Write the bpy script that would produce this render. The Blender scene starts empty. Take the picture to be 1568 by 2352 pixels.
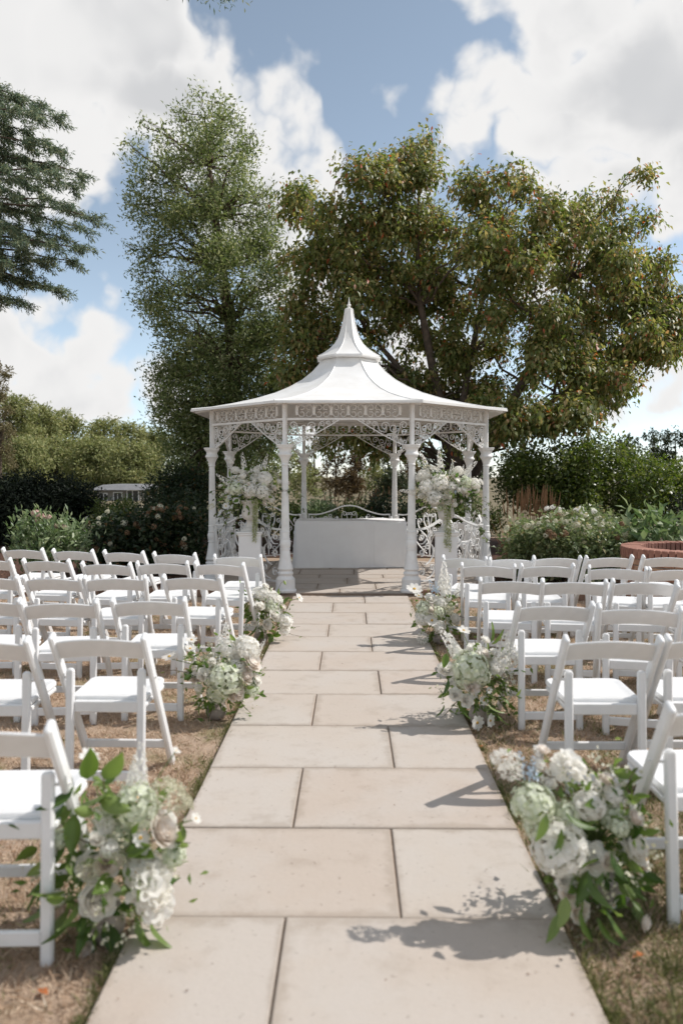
import bpy, bmesh, math, random
import numpy as np
from mathutils import Vector, Matrix, Quaternion

R = math.radians
scene = bpy.context.scene
COL = scene.collection
rnd = random.Random(7)
rng = np.random.default_rng(11)

# ------------------------------------------------------------------ camera
CAM_H = 1.5
cam_data = bpy.data.cameras.new('camera')
cam = bpy.data.objects.new('camera', cam_data)
COL.objects.link(cam)
cam.location = (0, 0, CAM_H)
cam.rotation_euler = (R(90 - 2.69), 0, R(0.747))
cam_data.sensor_fit = 'VERTICAL'
cam_data.sensor_height = 36
cam_data.sensor_width = 24
cam_data.lens = 27.0
cam_data.clip_end = 2000
cam_data.dof.use_dof = True
cam_data.dof.focus_distance = 9.0
cam_data.dof.aperture_fstop = 2.0
scene.camera = cam
scene.view_settings.view_transform = 'Standard'
scene.view_settings.look = 'None'
scene.view_settings.gamma = 1
scene.view_settings.exposure = 0.47
scene.cycles.max_bounces = 12
scene.cycles.diffuse_bounces = 8
scene.cycles.transmission_bounces = 8
scene.cycles.use_denoising = True
_cr = cam.rotation_euler.to_matrix()
_F = 27.0 / 36 * 2352


def ray(px, py):
    return _cr @ Vector(((px - 784) / _F, (1176 - py) / _F, -1))


def at(px, py, Y):
    """point at distance Y down the aisle that the surveyed sight line (px, py) meets"""
    d = ray(px, py)
    return Vector((0, 0, CAM_H)) + d * (Y / d.y)


def on(px, py, z=0.0):
    d = ray(px, py)
    return Vector((0, 0, CAM_H)) + d * ((z - CAM_H) / d.z)


# ------------------------------------------------------------------ sun and sky
SUN_EL, SUN_AZ = 48.5, -11.0          # azimuth: degrees from +X towards the camera side
S = Vector((math.cos(R(SUN_EL)) * math.cos(R(SUN_AZ)), -math.cos(R(SUN_EL)) * math.sin(R(SUN_AZ)), math.sin(R(SUN_EL))))
sun_data = bpy.data.lights.new('sun', 'SUN')
sun_data.energy = 3.15
sun_data.angle = R(0.55)
sun_data.color = (1.0, 0.955, 0.90)
sun = bpy.data.objects.new('sun', sun_data)
COL.objects.link(sun)
sun.rotation_euler = S.to_track_quat('Z', 'Y').to_euler()
sun.location = (20, 0, 30)

world = bpy.data.worlds.new('World')
scene.world = world
world.cycles.sampling_method = 'MANUAL'
world.cycles.sample_map_resolution = 512
world.use_nodes = True
nt = world.node_tree
nt.nodes.clear()


def NN(tree, kind, **kw):
    n = tree.nodes.new(kind)
    for k, v in kw.items():
        setattr(n, k, v)
    return n


def math_node(tree, op, a, b=None, c=None, clamp=False):
    n = NN(tree, 'ShaderNodeMath', operation=op, use_clamp=clamp)
    for i, v in enumerate((a, b, c)):
        if v is None:
            continue
        if isinstance(v, (int, float)):
            n.inputs[i].default_value = v
        else:
            tree.links.new(v, n.inputs[i])
    return n.outputs[0]


def maprange(tree, v, a, b, c, d, smooth=True):
    n = NN(tree, 'ShaderNodeMapRange')
    if smooth:
        n.interpolation_type = 'SMOOTHSTEP'
    tree.links.new(v, n.inputs['Value'])
    for k, x in zip(('From Min', 'From Max', 'To Min', 'To Max'), (a, b, c, d)):
        n.inputs[k].default_value = x
    return n.outputs['Result']


sky = NN(nt, 'ShaderNodeTexSky', sky_type='NISHITA')
sky.sun_disc = False
sky.sun_elevation = R(SUN_EL)
sky.sun_rotation = R(90 + SUN_AZ)
sky.air_density = 0.7
sky.dust_density = 0.2
sky.ozone_density = 1.0
bg_sky = NN(nt, 'ShaderNodeBackground')
bg_sky.inputs['Strength'].default_value = 0.12
hsv = NN(nt, 'ShaderNodeHueSaturation')
hsv.inputs['Saturation'].default_value = 0.66
hsv.inputs['Hue'].default_value = 0.485
hsv.inputs['Value'].default_value = 1.05
nt.links.new(sky.outputs[0], hsv.inputs['Color'])
nt.links.new(hsv.outputs[0], bg_sky.inputs[0])
tc = NN(nt, 'ShaderNodeTexCoord')
DIR = tc.outputs['Generated']
# cumulus field: fractal noise over the whole dome, with the large banks where they stand
nz = NN(nt, 'ShaderNodeTexNoise')
nz.inputs['Scale'].default_value = 5.0
nz.inputs['Detail'].default_value = 3
nt.links.new(DIR, nz.inputs['Vector'])
warp = NN(nt, 'ShaderNodeVectorMath', operation='MULTIPLY_ADD')
nt.links.new(nz.outputs['Color'], warp.inputs[0])
warp.inputs[1].default_value = (0.07, 0.07, 0.07)
sh = NN(nt, 'ShaderNodeVectorMath', operation='SUBTRACT')
nt.links.new(DIR, sh.inputs[0])
sh.inputs[1].default_value = (0.035, 0.035, 0.035)
nt.links.new(sh.outputs[0], warp.inputs[2])
WD = warp.outputs[0]
nz_l = NN(nt, 'ShaderNodeTexNoise')
nz_l.inputs['Scale'].default_value = 2.3
nz_l.inputs['Detail'].default_value = 2
nt.links.new(DIR, nz_l.inputs['Vector'])
nz_s = NN(nt, 'ShaderNodeTexNoise')
nz_s.inputs['Scale'].default_value = 10.0
nz_s.inputs['Detail'].default_value = 4
nz_s.inputs['Roughness'].default_value = 0.45
nt.links.new(WD, nz_s.inputs['Vector'])


def disc(px, py, r):
    c = ray(px, py).normalized()
    rad = (ray(px + r, py).normalized() - c).length
    vd = NN(nt, 'ShaderNodeVectorMath', operation='DISTANCE')
    nt.links.new(WD, vd.inputs[0])
    vd.inputs[1].default_value = c
    return math_node(nt, 'SUBTRACT', rad, vd.outputs['Value'])


field = math_node(nt, 'MULTIPLY_ADD', nz_l.outputs[0], 0.9, -0.47)
for (px, py, r) in ((800, 200, 420), (1000, 60, 260), (240, 540, 300), (1500, 620, 200), (900, 480, 250)):
    field = math_node(nt, 'SUBTRACT', field, math_node(nt, 'MAXIMUM', math_node(nt, 'MULTIPLY', disc(px, py, r), 4.0), 0.0))
for (px, py, r) in ((-150, 100, 450), (230, 60, 235), (390, 200, 190), (120, 330, 190), (500, 320, 175), (610, 300, 125), (670, 320, 90), (710, 385, 95), (600, 480, 160), (400, 390, 90),
                    (265, 655, 42), (150, 725, 55), (50, 770, 105), (230, 795, 75), (300, 870, 85), (100, 905, 120), (-60, 900, 200), (330, 935, 60), (690, 640, 110),
                    (1300, 270, 215), (1100, 255, 120), (1540, 200, 330), (1400, 100, 150), (1190, -10, 85), (1450, 400, 130), (1310, 400, 95), (1620, 420, 150),
                    (1560, 880, 100), (1560, 760, 60), (1000, 850, 150), (1250, 640, 120), (1400, 900, 90), (820, 950, 90)):
    field = math_node(nt, 'MAXIMUM', field, disc(px, py, r))
bank = field
billow = math_node(nt, 'ABSOLUTE', math_node(nt, 'SUBTRACT', nz_s.outputs[0], 0.5))
nz_f = NN(nt, 'ShaderNodeTexNoise')
nz_f.inputs['Scale'].default_value = 28.0
nz_f.inputs['Detail'].default_value = 6
nt.links.new(WD, nz_f.inputs['Vector'])
field = math_node(nt, 'ADD', field, math_node(nt, 'MULTIPLY_ADD', billow, 0.34, -0.030))
field = math_node(nt, 'ADD', field, math_node(nt, 'MULTIPLY_ADD', nz_f.outputs[0], 0.060, -0.030))
mask = maprange(nt, field, -0.018, 0.026, 0, 1)
# cloud shading: thin sunlit edges bright, thick bases grey
thick = maprange(nt, field, 0.015, 0.11, 0, 1)
nz2 = NN(nt, 'ShaderNodeTexNoise')
nz2.inputs['Scale'].default_value = 5.0
nz2.inputs['Detail'].default_value = 3
nz2.inputs['Roughness'].default_value = 0.5
mp = NN(nt, 'ShaderNodeMapping')
mp.inputs['Location'].default_value = (0.07 * S.x + 3.1, 0.4, 0.05)
nt.links.new(DIR, mp.inputs[0])
nt.links.new(mp.outputs[0], nz2.inputs['Vector'])
shade = math_node(nt, 'MULTIPLY', thick, maprange(nt, nz2.outputs[0], 0.32, 0.60, 0.12, 1.0))
ramp = NN(nt, 'ShaderNodeMix', data_type='RGBA')
nt.links.new(shade, ramp.inputs['Factor'])
ramp.inputs['A'].default_value = (0.645, 0.64, 0.635, 1)
ramp.inputs['B'].default_value = (0.47, 0.475, 0.485, 1)
bg_cloud = NN(nt, 'ShaderNodeBackground')
nt.links.new(ramp.outputs['Result'], bg_cloud.inputs[0])
bg_cloud.inputs['Strength'].default_value = 1.0
mixs = NN(nt, 'ShaderNodeMixShader')
nt.links.new(mask, mixs.inputs[0])
nt.links.new(bg_sky.outputs[0], mixs.inputs[1])
nt.links.new(bg_cloud.outputs[0], mixs.inputs[2])
wo = NN(nt, 'ShaderNodeOutputWorld')
nt.links.new(mixs.outputs[0], wo.inputs[0])


# ------------------------------------------------------------------ materials
def lerp3(a, b, t):
    return tuple(a[i] * (1 - t) + b[i] * t for i in range(3))


def base_mat(name):
    m = bpy.data.materials.new(name)
    m.use_nodes = True
    t = m.node_tree
    b = t.nodes['Principled BSDF']
    return m, t, b


def coords(t, kind='Object', scale=None):
    tcn = NN(t, 'ShaderNodeTexCoord')
    return tcn.outputs[kind]


def noise(t, vec, scale, detail=4, rough=0.55):
    n = NN(t, 'ShaderNodeTexNoise')
    n.inputs['Scale'].default_value = scale
    n.inputs['Detail'].default_value = detail
    n.inputs['Roughness'].default_value = rough
    if vec is not None:
        t.links.new(vec, n.inputs['Vector'])
    return n.outputs[0]


def mixc(t, fac, a, b, mode='MIX'):
    n = NN(t, 'ShaderNodeMix', data_type='RGBA', blend_type=mode)
    if isinstance(fac, (int, float)):
        n.inputs['Factor'].default_value = fac
    else:
        t.links.new(fac, n.inputs['Factor'])
    for k, v in (('A', a), ('B', b)):
        if isinstance(v, tuple):
            n.inputs[k].default_value = (*v[:3], 1)
        else:
            t.links.new(v, n.inputs[k])
    return n.outputs['Result']


def bump(t, b, h, strength=0.2, dist=0.01):
    n = NN(t, 'ShaderNodeBump')
    n.inputs['Strength'].default_value = strength
    n.inputs['Distance'].default_value = dist
    t.links.new(h, n.inputs['Height'])
    t.links.new(n.outputs[0], b.inputs['Normal'])


def plain(name, ca, cb, scale=6, rough=0.5, bmp=0.0, bscale=60, spec=0.5, coord='Object', world_pos=False, objvar=0.25):
    m, t, b = base_mat(name)
    if world_pos:
        v = NN(t, 'ShaderNodeNewGeometry').outputs['Position']
    else:
        v = coords(t, coord)
    f = maprange(t, noise(t, v, scale, 6), 0.3, 0.7, 0, 1)
    oi = NN(t, 'ShaderNodeObjectInfo')
    f2 = math_node(t, 'ADD', math_node(t, 'MULTIPLY', f, 1 - objvar), math_node(t, 'MULTIPLY', oi.outputs['Random'], objvar))
    t.links.new(mixc(t, f2, ca, cb), b.inputs['Base Color'])
    b.inputs['Roughness'].default_value = rough
    b.inputs['Specular IOR Level'].default_value = spec
    if bmp:
        bump(t, b, noise(t, v, bscale, 3), bmp, 0.01)
    return m


def leaf_mat(name, cols, rough=0.45, trans=0.35, spec=0.35, objvar=False):
    """cols: list of (position, colour) spread over the leaves; each leaf is one island"""
    m, t, b = base_mat(name)
    g = NN(t, 'ShaderNodeNewGeometry')
    r = g.outputs['Random Per Island']
    if objvar:
        oi = NN(t, 'ShaderNodeObjectInfo')
        r = math_node(t, 'FRACT', math_node(t, 'ADD', r, oi.outputs['Random']))
    cr = NN(t, 'ShaderNodeValToRGB')
    e = cr.color_ramp.elements
    while len(e) < len(cols):
        e.new(0.5)
    for i, (p, c) in enumerate(cols):
        e[i].position = p
        e[i].color = (*c, 1)
    t.links.new(r, cr.inputs[0])
    col = cr.outputs[0]
    n = noise(t, g.outputs['Position'], 1.3, 3)
    col = mixc(t, maprange(t, n, 0.35, 0.65, 0, 0.55), col, mixc(t, 0.5, col, cols[0][1]))
    t.links.new(col, b.inputs['Base Color'])
    b.inputs['Roughness'].default_value = rough
    b.inputs['Specular IOR Level'].default_value = spec
    tr = NN(t, 'ShaderNodeBsdfTranslucent')
    hs = NN(t, 'ShaderNodeHueSaturation')
    hs.inputs['Saturation'].default_value = 1.2
    hs.inputs['Value'].default_value = 1.6 if trans < 0.49 and cols[0][1][0] < 0.3 else 1.12
    t.links.new(col, hs.inputs['Color'])
    t.links.new(hs.outputs[0], tr.inputs[0])
    mx = NN(t, 'ShaderNodeMixShader')
    mx.inputs[0].default_value = trans
    t.links.new(b.outputs[0], mx.inputs[1])
    t.links.new(tr.outputs[0], mx.inputs[2])
    t.links.new(mx.outputs[0], t.nodes['Material Output'].inputs[0])
    return m


MAT = {}
MAT['white'] = plain('white_resin', (0.79, 0.79, 0.79), (0.72, 0.72, 0.715), 11, 0.38, 0.03, 90)
MAT['iron'] = plain('white_painted_iron', (0.80, 0.795, 0.785), (0.70, 0.69, 0.67), 9, 0.45, 0.05, 60, world_pos=True)
MAT['roofw'] = plain('white_roof_sheet', (0.80, 0.795, 0.785), (0.69, 0.675, 0.65), 3.5, 0.5, 0.05, 14, world_pos=True)
MAT['cloth'] = plain('white_table_linen', (0.85, 0.845, 0.84), (0.82, 0.81, 0.805), 7, 0.85, 0.08, 320, 0.2)
MAT['plinth'] = plain('white_plinth_paint', (0.78, 0.775, 0.77), (0.74, 0.735, 0.73), 3, 0.5)
MAT['urn'] = plain('chalky_urn', (0.66, 0.63, 0.585), (0.56, 0.53, 0.49), 14, 0.8, 0.15, 90)
MAT['pot'] = plain('stone_pot', (0.42, 0.36, 0.32), (0.30, 0.25, 0.22), 16, 0.9, 0.4, 70)
MAT['bark'] = plain('bark', (0.055, 0.04, 0.03), (0.13, 0.095, 0.07), 9, 0.9, 0.6, 30)
MAT['bark_red'] = plain('reddish_bark', (0.06, 0.038, 0.026), (0.12, 0.075, 0.05), 7, 0.9, 0.6, 25)
MAT['timber'] = plain('weathered_timber', (0.17, 0.10, 0.065), (0.26, 0.16, 0.11), 9, 0.85, 0.4, 40)
MAT['mortar'] = plain('mortar', (0.32, 0.245, 0.19), (0.21, 0.15, 0.11), 30, 0.95, 0.5, 120)
MAT['well_mortar'] = plain('lime_mortar', (0.34, 0.29, 0.24), (0.24, 0.19, 0.16), 20, 0.95)
MAT['brick'] = plain('red_brick', (0.40, 0.205, 0.145), (0.23, 0.10, 0.075), 11, 0.9, 0.4, 60, objvar=0.6)
MAT['brick_buff'] = plain('weathered_brick', (0.50, 0.32, 0.21), (0.26, 0.12, 0.075), 12, 0.9, 0.4, 60, objvar=0.6)
MAT['dark_metal'] = plain('dark_metal', (0.05, 0.05, 0.055), (0.09, 0.09, 0.1), 8, 0.5)
MAT['glass'] = plain('dark_window', (0.015, 0.018, 0.02), (0.03, 0.033, 0.036), 2, 0.12)
MAT['render_wall'] = plain('lodge_wall', (0.26, 0.24, 0.21), (0.20, 0.185, 0.165), 3, 0.8)
MAT['lodge_roof'] = plain('lodge_roof', (0.20, 0.20, 0.205), (0.14, 0.14, 0.145), 3, 0.7)

# paving stone: warm sandstone, each slab its own tint, faint veins, pits and dust
m, t, b = base_mat('sandstone_paving')
g = NN(t, 'ShaderNodeNewGeometry')
P = g.outputs['Position']
oi = NN(t, 'ShaderNodeObjectInfo')
off = NN(t, 'ShaderNodeVectorMath', operation='MULTIPLY_ADD')
off.inputs[1].default_value = (1, 1, 1)
comb = NN(t, 'ShaderNodeCombineXYZ')
t.links.new(math_node(t, 'MULTIPLY', oi.outputs['Random'], 37.0), comb.inputs[0])
t.links.new(math_node(t, 'MULTIPLY', oi.outputs['Random'], 91.0), comb.inputs[2])
t.links.new(P, off.inputs[0])
t.links.new(comb.outputs[0], off.inputs[2])
PV = off.outputs[0]
tint = mixc(t, oi.outputs['Random'], (0.455, 0.385, 0.328), (0.475, 0.42, 0.367))
st = maprange(t, noise(t, PV, 1.6, 5, 0.6), 0.36, 0.66, 0, 1)
col = mixc(t, math_node(t, 'MULTIPLY', st, 0.6), tint, (0.48, 0.445, 0.41))
gr = maprange(t, noise(t, PV, 5.5, 7, 0.65), 0.5, 0.75, 0, 0.42)
col = mixc(t, gr, col, (0.30, 0.24, 0.19))
gc = NN(t, 'ShaderNodeSeparateXYZ')
t.links.new(coords(t, 'Generated'), gc.inputs[0])
ed = []
for ax_, k_ in ((0, 9.0), (1, 7.0)):
    ed.append(math_node(t, 'MULTIPLY', math_node(t, 'MINIMUM', gc.outputs[ax_], math_node(t, 'SUBTRACT', 1.0, gc.outputs[ax_])), k_))
edge = math_node(t, 'ADD', math_node(t, 'MINIMUM', ed[0], ed[1]), math_node(t, 'MULTIPLY_ADD', noise(t, PV, 8, 5, 0.7), 1.6, -0.8))
col = mixc(t, maprange(t, edge, 0.0, 0.5, 0.42, 0.0), col, (0.27, 0.215, 0.165))
pit = maprange(t, noise(t, P, 55, 2, 0.5), 0.69, 0.76, 0, 0.6)
col = mixc(t, pit, col, (0.19, 0.15, 0.12))
fine = noise(t, P, 240, 2)
col = mixc(t, maprange(t, fine, 0.3, 0.7, 0, 0.15), col, (0.33, 0.27, 0.22))
t.links.new(col, b.inputs['Base Color'])
b.inputs['Roughness'].default_value = 0.75
b.inputs['Specular IOR Level'].default_value = 0.3
bump(t, b, math_node(t, 'ADD', noise(t, P, 40, 5), math_node(t, 'MULTIPLY', fine, 0.3)), 0.25, 0.006)
MAT['slab'] = m

# dry lawn
m, t, b = base_mat('parched_lawn')
P = NN(t, 'ShaderNodeNewGeometry').outputs['Position']
n1 = maprange(t, noise(t, P, 0.9, 5), 0.35, 0.65, 0, 1)
n2 = maprange(t, noise(t, P, 7, 6, 0.65), 0.35, 0.65, 0, 1)
n3 = maprange(t, noise(t, P, 90, 4, 0.7), 0.35, 0.65, 0, 1)
col = mixc(t, n1, (0.45, 0.335, 0.25), (0.49, 0.38, 0.295))
col = mixc(t, math_node(t, 'MULTIPLY', n2, 0.6), col, (0.32, 0.23, 0.16))
col = mixc(t, math_node(t, 'MULTIPLY', n3, 0.5), col, (0.20, 0.14, 0.095))
n4 = maprange(t, noise(t, P, 2.2, 4, 0.6), 0.50, 0.68, 0, 0.6)
col = mixc(t, n4, col, (0.17, 0.17, 0.075))
t.links.new(col, b.inputs['Base Color'])
b.inputs['Roughness'].default_value = 0.95
b.inputs['Specular IOR Level'].default_value = 0.1
bump(t, b, math_node(t, 'ADD', noise(t, P, 60, 5, 0.7), noise(t, P, 9, 3)), 0.45, 0.02)
MAT['lawn'] = m
MAT['mulch'] = plain('bark_mulch', (0.14, 0.075, 0.055), (0.045, 0.028, 0.02), 22, 0.95, 0.9, 45, 0.1, world_pos=True)
MAT['field'] = plain('dry_field', (0.21, 0.17, 0.115), (0.15, 0.13, 0.08), 0.4, 0.95, 0.4, 3, 0.1, world_pos=True)
MAT['chip'] = leaf_mat('bark_chips', [(0, (0.10, 0.05, 0.035)), (0.5, (0.22, 0.13, 0.09)), (1, (0.35, 0.24, 0.17))], 0.9, 0.0, 0.1)

G = lambda *c: c
MAT['leaf_oak'] = leaf_mat('evergreen_leaf', [(0, (0.07, 0.105, 0.032)), (0.5, (0.175, 0.21, 0.08)), (0.85, (0.31, 0.335, 0.16)), (1, (0.46, 0.45, 0.27))], 0.42, 0.38, 0.5)
MAT['leaf_autumn'] = leaf_mat('turning_leaf', [(0, (0.07, 0.105, 0.028)), (0.45, (0.185, 0.21, 0.068)), (0.78, (0.32, 0.30, 0.12)), (0.93, (0.40, 0.30, 0.15)), (0.98, (0.40, 0.20, 0.12)), (1, (0.55, 0.12, 0.06))], 0.42, 0.46, 0.45, True)
MAT['needle'] = leaf_mat('cedar_needle', [(0, (0.075, 0.12, 0.08)), (0.6, (0.17, 0.215, 0.14)), (1, (0.36, 0.37, 0.23))], 0.55, 0.25, 0.3)
MAT['leaf_shrub'] = leaf_mat('shrub_leaf', [(0, (0.04, 0.065, 0.015)), (0.5, (0.10, 0.14, 0.032)), (1, (0.20, 0.215, 0.075))], 0.38, 0.38, 0.5)
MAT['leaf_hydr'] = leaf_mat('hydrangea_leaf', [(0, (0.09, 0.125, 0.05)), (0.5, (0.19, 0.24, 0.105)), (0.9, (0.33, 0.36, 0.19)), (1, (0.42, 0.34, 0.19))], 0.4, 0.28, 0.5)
MAT['leaf_hydr_dark'] = leaf_mat('shaded_hydrangea_leaf', [(0, (0.014, 0.026, 0.012)), (0.6, (0.03, 0.05, 0.02)), (0.93, (0.06, 0.075, 0.035)), (1, (0.16, 0.08, 0.03))], 0.45, 0.25, 0.35)  # darker copy of the hydrangea leaf, shade put into its colour
MAT['leaf_pale'] = leaf_mat('pale_lanceolate_leaf', [(0, (0.08, 0.13, 0.05)), (0.6, (0.18, 0.24, 0.11)), (1, (0.36, 0.40, 0.24))], 0.4, 0.3, 0.5)
MAT['yew'] = leaf_mat('shaded_yew_leaf', [(0, (0.006, 0.010, 0.006)), (1, (0.02, 0.03, 0.015))], 0.6, 0.1, 0.2)  # near black: the shade over the left hedge is put into this colour
MAT['far_green'] = leaf_mat('far_willow_leaf', [(0, (0.14, 0.165, 0.065)), (0.5, (0.25, 0.27, 0.115)), (1, (0.40, 0.375, 0.19))], 0.6, 0.25, 0.2)
MAT['far_dark'] = leaf_mat('far_dark_leaf', [(0, (0.022, 0.035, 0.018)), (0.6, (0.05, 0.065, 0.03)), (1, (0.09, 0.095, 0.05))], 0.6, 0.25, 0.2)
MAT['far_brown'] = leaf_mat('far_brown_leaf', [(0, (0.06, 0.042, 0.024)), (0.6, (0.11, 0.075, 0.04)), (1, (0.15, 0.115, 0.06))], 0.7, 0.2, 0.1)
MAT['far_birch'] = leaf_mat('birch_leaf', [(0, (0.10, 0.085, 0.045)), (0.6, (0.17, 0.15, 0.08)), (1, (0.26, 0.22, 0.13))], 0.6, 0.3, 0.2)
MAT['reed'] = leaf_mat('feather_reed', [(0, (0.16, 0.09, 0.05)), (0.6, (0.30, 0.18, 0.10)), (1, (0.44, 0.30, 0.18))], 0.8, 0.2, 0.1)
MAT['dry_grass'] = leaf_mat('dry_grass_blade', [(0, (0.28, 0.19, 0.125)), (0.45, (0.50, 0.37, 0.27)), (0.85, (0.64, 0.52, 0.40)), (1, (0.72, 0.64, 0.52))], 0.8, 0.2, 0.15)
MAT['green_grass'] = leaf_mat('green_grass_blade', [(0, (0.07, 0.09, 0.03)), (0.5, (0.15, 0.16, 0.06)), (1, (0.32, 0.29, 0.15))], 0.7, 0.25, 0.2)
MAT['fallen'] = leaf_mat('fallen_leaf', [(0, (0.42, 0.12, 0.04)), (1, (0.5, 0.2, 0.08))], 0.7, 0.2, 0.2)
MAT['petal'] = leaf_mat('white_petal', [(0, (0.82, 0.80, 0.75)), (0.6, (0.88, 0.87, 0.84)), (1, (0.90, 0.89, 0.87))], 0.6, 0.55, 0.2)
MAT['petal_blush'] = leaf_mat('blush_petal', [(0, (0.80, 0.73, 0.66)), (0.6, (0.88, 0.85, 0.81)), (1, (0.90, 0.88, 0.86))], 0.6, 0.55, 0.2)
MAT['petal_green'] = leaf_mat('green_floret', [(0, (0.64, 0.68, 0.52)), (0.6, (0.78, 0.80, 0.68)), (1, (0.87, 0.88, 0.80))], 0.6, 0.40, 0.2)
MAT['petal_cream'] = leaf_mat('cream_floret', [(0, (0.55, 0.52, 0.38)), (0.6, (0.70, 0.68, 0.54)), (1, (0.78, 0.77, 0.66))], 0.6, 0.30, 0.2)
MAT['petal_blue'] = leaf_mat('pale_blue_floret', [(0, (0.50, 0.62, 0.76)), (0.6, (0.66, 0.75, 0.83)), (1, (0.80, 0.84, 0.86))], 0.6, 0.30, 0.2)
MAT['petal_pink'] = leaf_mat('faded_pink_floret', [(0, (0.50, 0.30, 0.27)), (0.6, (0.70, 0.52, 0.46)), (1, (0.80, 0.68, 0.60))], 0.6, 0.25, 0.2)
MAT['petal_brown'] = leaf_mat('dried_floret', [(0, (0.15, 0.085, 0.05)), (0.6, (0.27, 0.17, 0.105)), (1, (0.42, 0.32, 0.21))], 0.8, 0.2, 0.1)
MAT['yellow'] = plain('stamen_yellow', (0.55, 0.33, 0.05), (0.45, 0.25, 0.04), 30, 0.8)
MAT['leaf_bq'] = leaf_mat('bouquet_leaf', [(0, (0.06, 0.11, 0.028)), (0.5, (0.145, 0.215, 0.055)), (1, (0.27, 0.34, 0.12))], 0.42, 0.42, 0.4, True)
MAT['leaf_ivy'] = leaf_mat('trailing_leaf', [(0, (0.06, 0.09, 0.035)), (0.5, (0.14, 0.18, 0.075)), (1, (0.28, 0.31, 0.16))], 0.45, 0.35, 0.35, True)
MAT['stem'] = plain('green_stem', (0.12, 0.17, 0.05), (0.18, 0.22, 0.08), 10, 0.6)
MAT['twig'] = plain('vine_twig', (0.12, 0.09, 0.05), (0.16, 0.13, 0.08), 10, 0.8)
MAT['amaranth'] = leaf_mat('hanging_amaranthus', [(0, (0.33, 0.36, 0.18)), (0.6, (0.48, 0.50, 0.29)), (1, (0.62, 0.63, 0.41))], 0.7, 0.3, 0.1)


# ------------------------------------------------------------------ mesh helpers
def np_mesh(name, V, F, mat, smooth=False):
    """V (n,3), F (m,k) uniform faces"""
    V = np.asarray(V, dtype=np.float32)
    F = np.asarray(F, dtype=np.int32)
    me = bpy.data.meshes.new(name)
    me.vertices.add(len(V))
    me.vertices.foreach_set('co', V.ravel())
    k = F.shape[1]
    me.loops.add(F.size)
    me.loops.foreach_set('vertex_index', F.ravel())
    me.polygons.add(len(F))
    me.polygons.foreach_set('loop_start', np.arange(0, F.size, k, dtype=np.int32))
    if smooth:
        me.polygons.foreach_set('use_smooth', np.ones(len(F), dtype=bool))
    me.update(calc_edges=True)
    if mat:
        me.materials.append(MAT[mat])
    return me


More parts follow.
